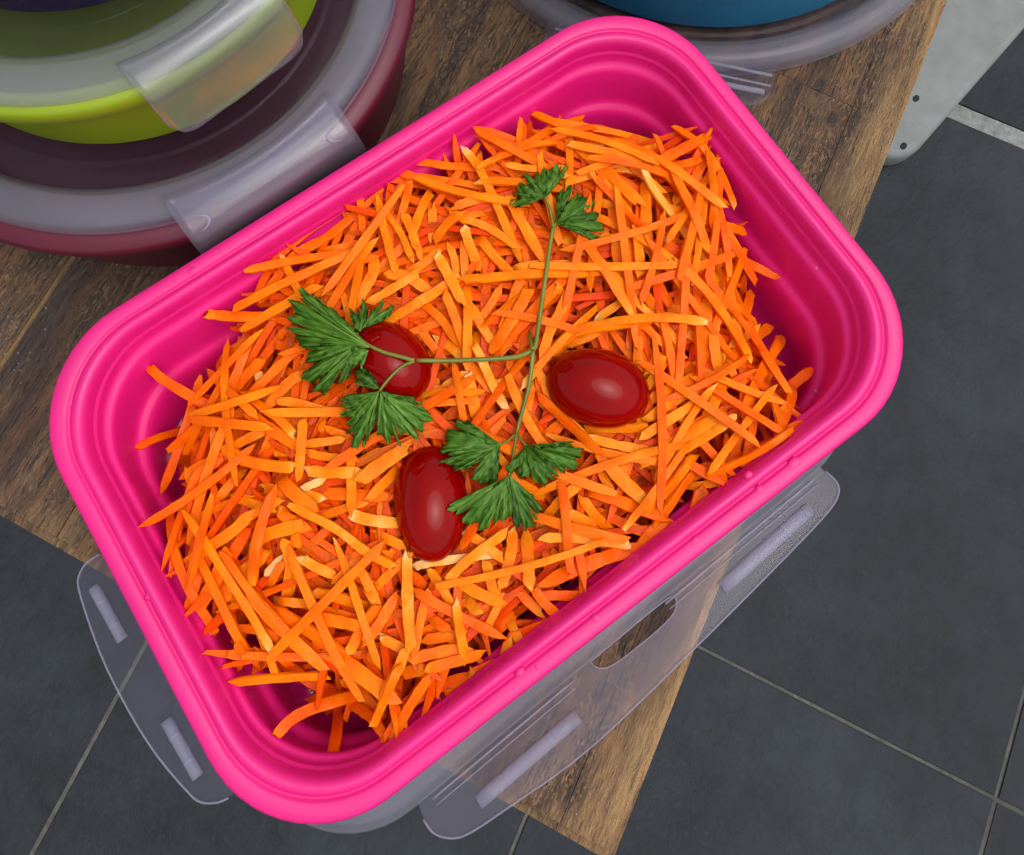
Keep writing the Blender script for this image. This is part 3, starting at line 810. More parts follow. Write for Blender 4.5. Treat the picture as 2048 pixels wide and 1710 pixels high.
# --- loose fill, dropped one by one until the heap has its height
fill = []
cand = np.argwhere((SD > .004))
for it in range(2600):
    q = cand[rng.integers(0, len(cand), 10)]
    dfc = ROUGH[q[:, 0], q[:, 1]] - FIELD[q[:, 0], q[:, 1]]
    b = q[dfc.argmax()]
    if dfc.max() < .0085: continue
    L = rng.uniform(.030, .058); w = rng.uniform(.0016, .0023); th = w * rng.uniform(.45, .7)
    ang = rng.uniform(0, math.pi); c = np.array([gx[b[0]], gy[b[1]]]); dr = np.array([math.cos(ang), math.sin(ang)])
    n_ = 11; s = np.linspace(-.5, .5, n_)
    P2 = c + dr * (s * L)[:, None] + np.array([-dr[1], dr[0]]) * (rng.normal(0, .12) * L * (s * s - .1))[:, None]
    if poly_sd(P2[:, 0], P2[:, 1], FP).min() < .0004: continue
    z, nr = rest(P2, w, FIELD); z -= .0002
    if (z + th).max() > RIM_Z - .004: continue
    stamp(P2, nr, z, w, th, FIELD)
    fill.append((P2, z, w, th, rng.uniform(.05, .34), int(rng.choice([0, 0, 0, 0, 1, 2])), int(rng.integers(1e9))))

# a looser layer of long shreds over the fill
for it in range(300):
    b = cand[rng.integers(0, len(cand))]
    if ROUGH[b[0], b[1]] - FIELD[b[0], b[1]] < .0030: continue
    L = rng.uniform(.040, .066); w = rng.uniform(.0016, .0023); th = w * rng.uniform(.42, .6)
    ang = rng.uniform(0, math.pi); c = np.array([gx[b[0]], gy[b[1]]]); dr = np.array([math.cos(ang), math.sin(ang)])
    s = np.linspace(-.5, .5, 14)
    P2 = c + dr * (s * L)[:, None] + np.array([-dr[1], dr[0]]) * (rng.normal(0, .10) * L * (s * s - .1))[:, None]
    if poly_sd(P2[:, 0], P2[:, 1], FP).min() < .0004: continue
    z, nr = rest(P2, w, FIELD)
    if (z + th).max() > RIM_Z - .004: continue
    stamp(P2, nr, z, w, th, FIELD)
    fill.append((P2, z, w, th, rng.uniform(.06, .40), int(rng.choice([0, 0, 0, 0, 1, 2])), int(rng.integers(1e9))))

# --- cherry tomatoes
FIELD_C = FIELD.copy()                                    # heap without tomatoes
def tomato(px, a, b, ang_px, label, sink, scar_end=1, tilt=0.0):
    z0 = .044
    for _ in range(4):
        c = unp([px], z0)[0]; l = box_loc([c])[0]
        i, j = cells(l); reg = FIELD[max(i - 14, 0):i + 14, max(j - 14, 0):j + 14]
        z0 = np.median(reg) + sink
    s = np.linalg.norm(unp([(px[0] + 50, px[1])], z0)[0] - c) / 50
    e = unp([(px[0] + 40 * math.cos(ang_px), px[1] + 40 * math.sin(ang_px))], z0)[0] - c
    A, B = a * s, b * s
    o = empty('cherry_tomato', tuple(c), math.atan2(e[1], e[0]))
    nu, nv = 40, 28; v, f = [], []
    for q in range(nv + 1):
        th = math.pi * q / nv
        for k in range(nu):
            ph = 2 * math.pi * k / nu; ct = math.cos(th); sn = math.sin(th)
            lump = 1 + .012 * math.sin(3 * ph + q * .2)
            v.append((A * ct - (.0006 if q in (0, nv) else 0) * np.sign(ct), B * sn * math.cos(ph) * lump * (1 + .04 * ct * scar_end), B * sn * math.sin(ph) * lump))
    for q in range(nv):
        for k in range(nu):
            kk = (k + 1) % nu; f.append((q * nu + k, q * nu + kk, (q + 1) * nu + kk, (q + 1) * nu + k))
    sk = link('skin', mesh('skin', v, f), MAT['tomato'], o); sk.rotation_euler = (0, tilt, 0)
    sc_ = link('stem_scar', ball('stem_scar', .0004, .0011, .0008), MAT['scar'], sk); sc_.location = (scar_end * (A - .0002), 0, 0)
    tag(o, label, 'tomato', 'cherry tomatoes on the carrot')
    ca = YAW; ang = math.atan2(e[1], e[0]) - YAW
    dx, dy = GX - l[0], GY - l[1]; u_, v_ = dx * math.cos(ang) + dy * math.sin(ang), -dx * math.sin(ang) + dy * math.cos(ang)
    q = 1 - (u_ / A) ** 2 - (v_ / B) ** 2
    np.maximum(FIELD_T, np.where(q > 0, z0 + B * np.sqrt(np.maximum(q, 0)), 0), out=FIELD_T)
    return q > -.05
FIELD_T = np.zeros_like(FIELD)
tm1 = tomato((1195, 775), 105, 77, R(15), 'glossy red cherry tomato lying clear of the parsley, at the right', .0088, 1, R(4))
tm2 = tomato((781, 724), 92, 72, R(42), 'red cherry tomato half under the large parsley leaf, at the left', .0072, -1, R(-4))
tm3 = tomato((862, 1005), 112, 76, R(86), 'red cherry tomato standing lengthwise below the parsley, nearest the front', .0072, -1, R(-7))

# --- shreds on top, laid where the photograph shows them: (origin of crop, scale) -> paths, width, tone, pale end
CR = {'A': (500, 320, .19883), 'B': (800, 220, .19883), 'C': (1120, 220, .19883), 'E': (1260, 380, .21053), 'G': (1280, 600, .19883), 'H': (290, 600, .21053), 'I': (480, 720, .19883),
      'J': (330, 900, .21053), 'K': (440, 1160, .21053), 'L': (660, 1020, .21053), 'N': (760, 1160, .21053), 'M': (960, 940, .21053), 'O': (1160, 800, .21053), 'D': (820, 480, .19883), 'F': (0, 0, 1.0)}
# entries: 'path;width;layer tone pale' layer d(eep) m(iddle) t(op); tone 0-9; pale 0 none 1 start 2 end 3 all
TR = {
'A': '''1300 190 1500 205 1700 250;70;d20|1500 130 1710 190;90;d20|1490 240 1460 420 1440 580;90;m20|1400 380 1390 600 1400 860;90;d20|1620 200 1560 420 1500 620;75;m30
|40 1430 200 1090 400 870 700 640 980 460 1200 320;78;m20|90 1430 280 1170 450 960 700 820 900 680 1060 540;95;m30|1095 140 1110 450 1150 780;75;t40|1260 400 1380 540 1520 740 1620 980;72;t50
|670 950 900 880 1150 800 1350 800;80;t40|500 1090 800 1040 1120 1010;80;m30|620 1180 850 1080;70;m41|1560 520 1640 700 1690 900;65;m50|640 1380 850 1240 1090 1140;60;t50|1250 960 1230 1150 1080 1400;110;m50
|220 1250 480 1380;70;m30|320 1250 700 1310 950 1380;70;d30|1190 1440 1450 1280 1710 1120;90;t60|1340 1150 1560 1170 1710 1260;110;m50|1350 1050 1500 900 1600 800;90;d30|1300 1680 1500 1550 1710 1420;90;t50
|930 1330 960 1450 1000 1600;60;m50|60 1440 250 1440 420 1450;70;m30|980 820 1080 640 1180 540;90;d20|1180 700 1330 540;90;d20|1000 1480 1150 1330;80;d40''',
'B': '''0 500 250 530 500 570 720 590;80;m30|0 650 350 690 660 740;75;m40|620 360 780 560 930 850 1050 1120 1230 1510;85;t61|960 540 1060 410 1140 300;85;m20|1150 450 1400 260 1600 150 1850 60;88;m30
|1200 240 1280 400 1350 540;85;m41|1440 330 1410 530;85;d30|850 560 1000 590 1080 650;80;m31|1060 560 1350 590 1710 570;70;m60|700 690 740 850;80;d40|930 720 1200 790;80;m50|520 980 700 920 880 870;90;m40
|100 720 40 980;80;m40|320 800 230 960 150 1180;90;m50|330 960 320 1250;90;m50|20 1030 110 1200 170 1400;80;t50|0 1260 110 1460;80;m50|690 1090 900 1180 1100 1320;80;m51|700 1060 900 1000;70;d40
|640 1160 700 1350 820 1640;100;t61|760 1220 900 1420 1080 1620;90;m50|490 1340 540 1480 560 1610;80;m50|640 1400 650 1640;85;d40|1080 850 1200 1080 1450 1530;110;t50|840 1580 1020 1590;70;d50
|0 1700 330 1500;90;m50|340 1330 480 1140 560 1100;90;m40|480 1010 650 1110;80;m50|1200 650 1480 640 1710 640;80;d30|1120 1200 1200 1050;80;d20''',
'C': '''500 380 640 210;80;d10|590 520 730 370;80;d20|860 610 1150 450 1460 320;100;m20|640 580 850 540;60;d30|900 600 1200 560 1420 490;90;m20|1420 490 1380 620 1270 860;90;m30|900 680 1330 600;100;m20
|470 600 830 650;75;m71|90 290 300 450 550 690 830 940;110;t40|230 380 480 350;90;m32|400 430 600 570;75;m40|1050 750 1090 960;80;m61|1250 680 1160 910;75;m50|1430 660 1430 850 1440 1050;85;m41
|1270 900 1280 1060;110;m51|1340 1080 1500 1110 1710 1180 1860 1240;95;m30|1320 1150 1590 1260;85;m30|1150 950 1250 1120 1430 1400;100;m40|870 700 870 1050 880 1330;110;m50|770 1130 790 1400 810 1670;110;t50
|560 800 530 1000 610 1350;100;d30|680 1000 710 1250 740 1500;100;d30|330 900 600 980;85;m50|960 1200 1100 1370;80;m72|0 740 300 660;90;m62|540 1350 560 1500 640 1710;90;m51|0 1280 200 1400;100;m50
|150 760 500 850;100;d20|200 700 400 780;100;d10|1100 1100 1120 1350;90;d30|0 1250 150 1300;110;d10|1000 900 1050 1250;100;d20''',
'F': '''1285 333 1309 379 1349 435 1388 492 1432 560 1456 603 1470 654;17;t71|1180 508 1209 534 1245 570 1270 600 1313 639 1357 683 1364 735;16;t60|1178 503 1198 480 1226 470;15;t60|1188 642 1260 592 1325 543;17;t61
|1097 713 1130 680 1171 658 1266 643;24;m40|577 1008 623 1032 675 1060 735 1105 788 1133;17;t60|1130 690 1180 672;18;m50|1010 640 1040 560;20;d30|1075 735 1085 800;18;d40|1120 820 1170 880;20;m50''',
'E': '''900 610 1100 690 1410 840;75;m20|880 680 1020 720;70;d20|870 790 1030 790;70;d10|970 860 1000 1150;100;d00|1150 960 1100 1150 1060 1320;90;m30|1080 800 1070 1000;80;d10|370 1120 520 1160 690 1220;100;m40
|20 1190 200 1190 420 1210;85;m40|440 1250 560 1330 700 1480;95;m70|740 960 730 1200 720 1480;100;m50|800 1210 790 1450 830 1710;95;t50|880 1370 870 1650;70;t71|930 1490 1060 1410 1180 1330;75;t70|950 1590 1150 1430 1330 1290;95;m30
|1440 1390 1380 1520 1230 1710;85;m30|10 1290 140 1290 260 1410 410 1520;80;m40|60 1400 70 1690;90;m40|130 1400 150 1700;70;d40|280 1540 180 1710;85;m50|370 1570 280 1710;75;d40|240 840 370 1080;90;d20|440 780 460 1080;90;d20|60 900 250 1120;90;d30
|220 540 400 740 700 950;125;m20|330 520 560 640 720 830;105;m20|850 480 845 680 840 880;75;t51|700 400 620 300;80;d30''',
'G': '''440 720 720 590;100;m50|100 1000 400 850 720 720;110;m50|70 1200 350 1010 700 820;105;t60|0 1390 250 1230 500 1070 640 990;100;t60|870 450 920 700 1040 940;75;m50|830 780 760 1000 640 1250;110;m50
|0 1670 350 1430 650 1260 820 1150;110;t50|100 1700 450 1500 750 1320 980 1150;88;t62|1420 370 1350 500 1200 780 1030 1180;100;t30|1350 650 1200 900;90;m30|1330 820 1280 1050 1230 1230;85;m30|1590 740 1480 850 1380 950;100;d10
|1560 850 1530 1000 1390 1380;100;m20|1450 1060 1300 1310;95;m30|1660 1230 1480 1300;80;d20|1290 1290 1320 1460;75;d20|950 620 1280 560;100;d20|1150 1000 1130 1300 1050 1700;90;m30|1010 1280 960 1550 890 1700;90;m30
|830 1360 860 1580 880 1700;70;m30|400 1180 530 1270;80;d40|220 1330 290 1440;90;d30|1200 720 1040 800;90;d20|240 560 170 700 100 850;80;m50|880 1000 820 1150;90;d20|1250 950 1200 1150;90;d20''',
'H': '''590 140 900 160 1400 130;92;t31|100 650 250 790 600 1010;90;m20|470 890 740 720;60;m30|700 660 800 540 930 420;80;m31|1050 320 960 500 850 760 700 960 480 1210 270 1430;88;t30|1110 560 900 780 750 970 480 1280;108;m30
|30 1420 250 1310 400 1260;70;m20|1120 680 1110 800 1120 960;85;t81|920 870 1100 1010 1260 1120 1420 1290;85;t42|960 1060 1150 1200 1400 1350;110;m30|1370 230 1170 440;80;m30|1250 430 1530 470;95;m20|1210 590 1430 720;80;m30
|1500 690 1350 800 1200 980;100;m40|1270 970 1450 980 1710 1050;85;m50|730 1390 950 1520 1180 1570 1420 1590;110;t42|700 1220 660 1470;90;m40|940 1140 850 1350;90;d30|820 1400 1130 1230;90;m40|1100 1460 1210 1310;110;d30
|1500 1130 1480 1400 1455 1720;88;t50|1220 1460 1440 1440;75;m41|430 1700 560 1560 760 1470;90;m30|380 1380 430 1640;90;d10|480 1340 580 1560;100;d10|720 1170 930 1060;90;d30|1270 1090 1440 1210;90;d40|750 780 760 600;80;d20|1230 790 1200 700;70;d20|360 1620 330 1500;80;d00''',
'I': '''680 850 880 820 1060 790;80;t50|660 920 850 970 1070 990;80;m50|660 1110 900 1130 1220 1130;108;t61|1110 880 1120 1100 1130 1400;95;m50|1700 870 1450 1030 1190 1220;140;t50|1640 1030 1500 1180 1350 1330;105;m50
|350 1130 500 1300 760 1540;150;t40|210 1270 400 1330;110;m41|620 1300 840 1200;80;m73|600 1320 800 1390;90;m72|800 1590 1000 1510 1190 1450;85;m42|1100 1550 1300 1610 1560 1640;110;m71|40 1620 200 1510 420 1400;95;t51
|0 1400 220 1470;90;m40|390 1500 480 1600 620 1680;120;m41|780 1340 1300 1370;120;d30|900 700 1060 760;80;d40|830 600 820 700;70;d40|1350 1400 1250 1530;90;d40''',
'J': '''560 80 320 220 200 450 130 650 60 760;100;m20|400 250 380 450;90;d30|270 690 450 570 700 480;75;m41|620 420 800 500 960 550;80;m50|150 1090 400 930 650 760 830 580;108;t40|170 700 290 900;80;d10|600 940 500 1200 300 1520;140;m30
|230 1500 330 1180;95;d10|580 1440 620 1270 850 1080 1000 940;115;t50|840 980 930 820 1180 740;130;m50|1130 840 1180 1100 1150 1330;100;m50|1220 740 1250 890;95;m50|1310 1000 1240 1200 1170 1380;70;m50|1290 1020 1420 1110 1600 1200;90;t61
|980 1160 1080 1060;80;d73|1020 1430 1180 1440 1400 1480;85;t51|760 190 590 420;90;m50|650 1010 760 800;110;d10|940 1380 1080 1130;80;d30|150 950 220 800;80;d10|750 1520 870 1580;80;m73|1400 1340 1650 1390;90;m41|330 560 300 780;90;d10|420 1000 360 1250;100;d20''',
'K': '''230 90 450 330 700 570 1030 830;110;t40|470 280 750 420 1080 640;115;m30|1000 680 1250 850 1550 1070;140;m40|260 400 500 520 720 640;85;m30|270 520 200 700 120 890;80;m20|300 600 430 660;95;d20|470 660 580 850;80;d20|700 660 770 860;75;d20
|640 860 900 980 1100 1030;100;d10|690 1280 850 1180 1250 1110;100;m21|1140 970 1300 1060 1500 1180;95;m31|1200 1170 1400 1260 1640 1370;95;m20|1700 820 1600 1050 1450 1390;90;t42|940 1220 990 1350;85;d10|1150 1200 1170 1560;100;d00|1200 1230 1300 1570;85;d20
|800 330 1100 390 1330 440;105;t40|880 120 1100 160 1340 230;95;m51|1230 690 1350 450 1500 240;105;t41|1370 590 1500 430 1690 110;105;t30|1420 660 1520 960;90;m30|1300 0 1400 100 1490 210;75;t52|1520 540 1700 640;90;m71|850 740 900 900;90;d10|960 880 1000 980;80;d10
|160 560 250 470;70;d20|880 260 1340 380;80;d20|1560 820 1640 760;90;d10''',
'L': '''20 700 280 450;75;m50|270 530 360 700 440 890;90;m52|420 760 550 620 690 480;85;m50|730 420 730 700 740 1000 770 1350;98;t61|940 760 880 950 820 1250;85;m40|800 770 1100 940 1480 1130;90;m20|940 560 1050 720 1150 890;90;m62|1190 870 1230 1150 1290 1450;90;t51
|1100 690 1250 530 1420 390 1680 200;90;t60|800 530 1000 490 1450 430;78;m73|1270 210 1450 310 1640 470;90;t61|1190 640 1350 760 1540 850;100;m50|1170 720 1360 930;110;m52|1480 480 1560 800;100;m50|950 1210 1200 1190;100;d30|740 1420 950 1370 1200 1310;100;m30
|900 1530 1100 1450 1350 1350;105;m31|720 1310 650 1500 540 1700 480 1850;100;t50|470 1210 700 1320;90;m61|680 1580 880 1480;110;m40|400 210 650 320;90;m50|1300 1400 1660 1080;110;m20|1000 1050 1100 1130;110;d20|820 640 880 720;100;d10|560 400 650 460;90;d40''',
'N': '''470 910 280 1200 90 1590;92;t30|350 1130 600 1000 850 950;110;d10|1210 250 1260 450 1330 570;90;m62|1230 560 1180 800;105;m51|860 800 910 1000;80;m42|650 1070 750 1070;85;d30|1170 150 1100 280 1040 400;80;m52|900 880 1080 800;90;d10|0 1320 120 1390;90;m30|1300 750 1700 480;90;d00
|250 780 100 900;90;d30|100 1050 200 1170;90;d20''',
'M': '''540 570 720 340 1000 80;90;t61|310 560 290 800 200 1130;103;t51|440 580 460 850 470 1130;112;t52|570 650 900 650 1460 720;98;t72|770 550 790 700 800 930;90;m51|680 470 760 400;80;m81|830 400 1000 490 1200 590;100;m51|960 250 1100 430 1230 550;100;m52
|560 1090 900 940 1200 830 1560 720;118;t20|1030 180 1250 270 1550 390;118;m30|1500 440 1600 600;110;d20|1700 420 1550 700;110;m30|330 1080 430 1220 540 1320;90;m32|490 1100 640 1290 780 1420;90;m20|650 1190 920 1190;90;d10|800 1380 1100 1130 1360 970;108;d10|700 740 740 950;80;m30
|50 850 150 1150;90;m30|620 620 640 950;90;d20|380 1560 800 1400;100;d00|1200 430 1500 570;90;d20|60 700 240 600;80;m73|350 100 560 230;100;m40|850 780 1040 810;80;d40''',
'O': '''70 360 400 440 760 500;95;t61|180 480 350 700 580 970;125;t52|180 660 290 850;80;m50|620 1050 800 880 1000 640 1060 530;102;t40|700 1240 850 1000 1010 770;108;m31|1020 830 1280 790;75;m62|1220 560 1320 720 1370 890;95;m20|1060 900 1090 1120;85;d20|1150 900 1150 1080;100;d20
|820 1160 940 1220;80;d30|60 260 520 260;90;m50|440 520 420 640;80;d50|560 180 600 400;110;d40|780 300 830 420;100;d30|700 600 740 800;90;d30|1080 700 1180 640;100;d30|1450 350 1400 600;90;d20''',
'D': '''500 400 900 370 1300 340 1930 340;92;t50|1030 290 1300 250 1780 240;85;m60|260 130 400 380 540 650;105;t61|0 680 200 560 400 430;100;m60|560 460 580 700 570 1120;95;m50|610 650 700 830 780 960;90;m50|700 800 790 680 880 530;80;m40|740 870 900 720 1090 540;60;m30
|1200 500 1080 720 900 1000;110;m40|1450 500 1200 760 1000 980;110;d30|1640 420 1520 700 1400 930 1310 1270;102;t50|250 1010 400 1080 520 1180;100;m61|650 1070 740 1260 850 1500 970 1700;88;t72|900 1400 1000 1480 1130 1590;108;m60|1220 1250 1330 1400 1440 1700;92;t50
|350 550 450 780 520 1000;90;m40|130 640 300 780 420 950;90;d40|100 900 200 1030 320 1180;85;m30|310 1500 530 1370;90;m62|580 1350 650 1700;115;m61|1010 1280 1130 1430;90;d30|0 1580 300 1530 580 1530;80;m50|100 1660 350 1640 580 1620;70;m40|1240 1400 1180 1700;90;m50
|1430 1530 1560 1700;50;m72|690 900 660 1050;90;m50|1450 1130 1600 1010 1710 900;118;d40|1470 440 1540 560;75;m50|850 950 900 1100;90;d40|1560 60 1700 120;108;m60|640 1300 780 1470;100;d50|180 1350 260 1430;80;d40|1100 500 1150 420;80;d30'''}
traced = []
for k, txt in TR.items():
    ox, oy, sc_ = CR[k]
    for e in txt.replace('\n', '').split('|'):
        a, w, c = e.split(';'); nums = list(map(float, a.split()))
        P = np.array(nums).reshape(-1, 2) * sc_ + (ox, oy)
        traced.append((c[0], P, float(w) * sc_, int(c[1]), int(c[2])))
order = {'d': 0, 'm': 1, 't': 2}
traced.sort(key=lambda q: order[q[0]] * 400 + np.linalg.norm(np.diff(q[1], axis=0), axis=1).sum())
FIELD = FIELD_C.copy()
PXM = .000118
landmarks = [('the right tomato', (1195, 775)), ('the left tomato', (781, 724)), ('the front tomato', (862, 1005)), ('the top parsley leaves', (1120, 400)), ('the biggest parsley leaf', (650, 690)), ('the lower parsley leaves', (1010, 930)),
             ("the box's top corner", (1250, 250)), ("the box's right corner", (1560, 760)), ("the box's left corner", (380, 850)), ("the box's bottom corner", (700, 1420)),
             ("the box's far wall", (760, 400)), ("the box's right wall", (1450, 500)), ("the box's left wall", (420, 1130)), ("the box's front rim", (1250, 1130)), ("the box's front rim", (960, 1330)), ("the heap's middle", (950, 620))]
def describe(P, wpx, tone, pale):
    c = P.mean(0); nm = min(landmarks, key=lambda q: np.hypot(*(c - q[1])))[0]
    L = np.linalg.norm(np.diff(P, axis=0), axis=1).sum()
    d = P[-1] - P[0]; a = math.degrees(math.atan2(-d[1], d[0])) % 180
    ori = 'level' if a < 22 or a > 158 else 'rising rightwards' if a < 68 else 'upright' if a < 112 else 'rising leftwards'
    sz = 'long' if L > 75 else 'short' if L < 42 else 'medium'
    cl = 'deep orange' if tone < 3 else 'orange' if tone < 6 else 'light orange'
    br = 'broad ' if wpx > 21.5 else 'thin ' if wpx < 15.5 else ''
    tip = ' pale-ended' if pale in (1, 2) else ' pale' if pale == 3 else ''
    return f'{sz} {br}{cl}{tip} carrot shred, {ori}, by {nm}'
ORD = {2: ['left of two', 'right of two'], 3: ['leftmost', 'middle one', 'rightmost']}
def single_out(objs):
    by = {}
    for o, x in objs: by.setdefault(o['label'], []).append((x, o))
    for lab, l in by.items():
        if len(l) < 2: continue
        l.sort(key=lambda q: q[0]); nth = ['leftmost', 'second from left', 'third from left', 'fourth from left', 'fifth from left', 'sixth from left']
        for k, (x, o) in enumerate(l): o['label'] = lab + ', ' + (ORD[len(l)][k] if len(l) in ORD else 'rightmost' if k == len(l) - 1 else nth[min(k, 5)])
traced = [q + (k,) for k, q in enumerate(traced)]
size_ = sorted(traced, key=lambda q: (order[q[0]] * 60 + np.linalg.norm(np.diff(q[1], axis=0), axis=1).sum()) , reverse=True)
SINGLE = {q[5] for q in size_[:196]}                      # the ones that show largest are things of their own
singles = []
count = 0
for lay, P, wpx, tone, pale, idx in traced:
    L = np.linalg.norm(np.diff(P, axis=0), axis=1).sum()
    n_ = int(np.clip(L / 7, 7, 22))
    if lay != 't':                                       # under its neighbours a shred goes on a little further than it shows
        e = {'d': .35, 'm': .28}[lay]; P = P.copy()
        for a_, b_ in (((0, 1), (-1, -2)) if lay == 'd' else ((-1, -2),)):
            q = P[a_] + (P[a_] - P[b_]) / np.linalg.norm(P[a_] - P[b_]) * L * e
            if poly_sd(q[:1], q[1:], FPX_)[0] > 14: P[a_] = q          # only where it stays inside the heap
    px = catmull(P, n_)
    z = surf_z(px)
    ok_ = LIP[cells(box_loc(unp(px, z)))] < 0             # nothing lies across the rim
    if ok_.sum() < 4: continue
    px, z = px[ok_], z[ok_]
    for it in range(3):
        p3 = unp(px, z); l2 = box_loc(p3)
        s = np.linalg.norm(unp([px[len(px) // 2] + (10, 0)], z[len(px) // 2])[0] - unp([px[len(px) // 2]], z[len(px) // 2])[0]) / 10
        w = wpx * s; th = min(.0021, max(.0007, w * rng.uniform(.30, .46)))
        zz, nr = rest(l2, w, np.where(EDGE_, np.minimum(FIELD, RIM_Z - .0085), FIELD)); z = zz + th
    seed = int(rng.integers(1e9))
    if lay != 'd': zz = zz + .0002
    stamp(l2, nr, zz, w, th, FIELD)
    if idx not in SINGLE:
        fill.append((l2, zz, w, th, .15 + .092 * tone, pale, seed)); continue
    V, Fc, T = shred_mesh(l2, zz, w, th, .15 + .092 * tone, pale, seed)
    o = carrot_obj('carrot_shred', V, Fc, T)
    tag(o, describe(px, wpx, tone, pale), 'carrot', 'grated carrot shreds in the pink box')
    singles.append((o, px.mean(0)[0]))
    count += 1
# last of all a scatter of long thin shreds, tangled over the others
def proj(p):
    q = (np.asarray(p) - _C) @ _M
    return np.stack([PPX + FPX * q[:, 0] / -q[:, 2], PPY - FPX * q[:, 1] / -q[:, 2]], 1)
FREE = ~(tm1 | tm2 | tm3)
n_top = 0
for it in range(900):
    if n_top >= 102: break
    b = cand[rng.integers(0, len(cand))]
    L = rng.uniform(.022, .044); w = rng.uniform(.0018, .0025); th = w * rng.uniform(.42, .6)
    ang = rng.uniform(0, math.pi); c = np.array([gx[b[0]], gy[b[1]]]); dr = np.array([math.cos(ang), math.sin(ang)])
    s = np.linspace(-.5, .5, 15)
    P2 = c + dr * (s * L)[:, None] + np.array([-dr[1], dr[0]]) * (rng.normal(0, .10) * L * (s * s - .1))[:, None]
    if poly_sd(P2[:, 0], P2[:, 1], FP).min() < .0004 or not FREE[cells(P2)].all(): continue
    z, nr = rest(P2, w, FIELD)
    if (z + th).max() > RIM_Z - .001: continue
    stamp(P2, nr, z, w, th, FIELD)
    tone = int(rng.integers(2, 6)); pale = int(rng.choice([0, 0, 0, 0, 0, 1, 2]))
    V, Fc, T = shred_mesh(P2, z, w, th, .15 + .092 * tone, pale, int(rng.integers(1e9)))
    o = carrot_obj('carrot_shred', V, Fc, T)
    px = proj(np.column_stack([box_wor(P2), z + th]))
    tag(o, describe(px, 16, tone, pale), 'carrot', 'grated carrot shreds in the pink box')
    singles.append((o, px.mean(0)[0])); n_top += 1
single_out(singles)
print('traced shreds', count, 'fill', len(fill))
# the loose fill below: the uncounted rest of the heap
V_, F_, T_, base = [], [], [], 0
for P2, z, w, th, tone, pale, seed in fill:
    V, Fc, T = shred_mesh(P2, z, w, th, tone, pale, seed)
    V_.append(V); F_ += [tuple(q + base for q in f) for f in Fc]; T_ += T; base += len(V)
heap = carrot_obj('grated_carrot', np.vstack(V_), F_, T_, False)
tag(heap, 'mass of grated orange carrot filling the pink box under the top shreds', 'carrot', None, 'stuff')

# ================================================================== PARSLEY SPRIG
FIELD_P = np.maximum(FIELD, FIELD_T)
def field_z(px, z0=.05, rad=5):
    px = np.atleast_2d(np.asarray(px, float)); z = np.full(len(px), z0)
    for _ in range(6):
        i, j = cells(box_loc(unp(px, z)))
        zz = np.array([FIELD_P[max(a - rad, 0):a + rad + 1, max(b - rad, 0):b + rad + 1].max() for a, b in zip(i, j)])
        z = .5 * z + .5 * zz
    return z
node = unp([(1066, 699)], field_z([(1066, 699)])[0] + .003)[0]
sprig = empty('parsley_sprig', tuple(node)); tag(sprig, 'green parsley sprig with three branches of curly leaves lying on carrot and tomatoes', 'parsley')
def Pp(pts): return [(560 + x * .21053, 560 + y * .21053) for x, y in pts]
def Qq(pts): return [(870 + x * .15625, 820 + y * .15625) for x, y in pts]
def Rr_(pts): return [(1000 + x * .11719, 310 + y * .11719) for x, y in pts]
stems = [([(1066, 699), (1071, 690), (1078, 645), (1088, 575), (1098, 505), (1103, 474), (1107, 454)], 4.3, 3.4),
         (Rr_([(910, 1230), (890, 1100), (860, 950), (800, 780), (780, 715)]), 3.0, 2.2), (Rr_([(910, 1230), (975, 1140), (1050, 1060)]), 2.8, 2.2),
         ([(1064, 702), (1035, 713), (999, 717), (909, 721), (828, 721)], 4.4, 3.6),
         (Pp([(1275, 765), (1130, 725), (1000, 690), (860, 630), (760, 560), (600, 480)]), 3.6, 2.4), (Pp([(1275, 770), (1160, 820), (1060, 910), (985, 1000), (945, 1055)]), 2.8, 2.2),
         ([(1066, 704), (1062, 745), (1056, 780), (1041, 835), (1033, 866)], 3.8, 3.0),
         (Qq([(1040, 290), (980, 355), (900, 410), (820, 440)]), 2.3, 1.8), (Qq([(1045, 290), (1090, 370), (1170, 460)]), 2.3, 1.8), (Qq([(1040, 290), (1020, 450), (985, 660), (945, 850)]), 2.7, 2.0),
         ([(1066, 699), (1061, 680), (1060, 664)], 4.0, 4.0)]
stem_end = {}
for si, (pts, r0, r1) in enumerate(stems):
    px = catmull(pts, max(8, 4 * len(pts)))
    z = field_z(px, rad=4) + .0012
    if si == 10: z = np.linspace(node[2] - .001, node[2] - .007, len(px))
    else:
        z[0] = max(z[0], node[2]) if si in (0, 3, 6) else z[0]
        for _ in range(14): z = np.maximum(np.convolve(np.pad(z, 2, mode='edge'), np.ones(5) / 5, 'valid'), z - .0006)
    P = unp(px, z)
    rad = np.linspace(r0, r1, len(px)) * 1.12 * np.linalg.norm(unp([(1001, 700)], .05)[0] - unp([(1000, 700)], .05)[0])
    link('stem', tube('stem', P - node, rad, 8), MAT['stem'], sprig)
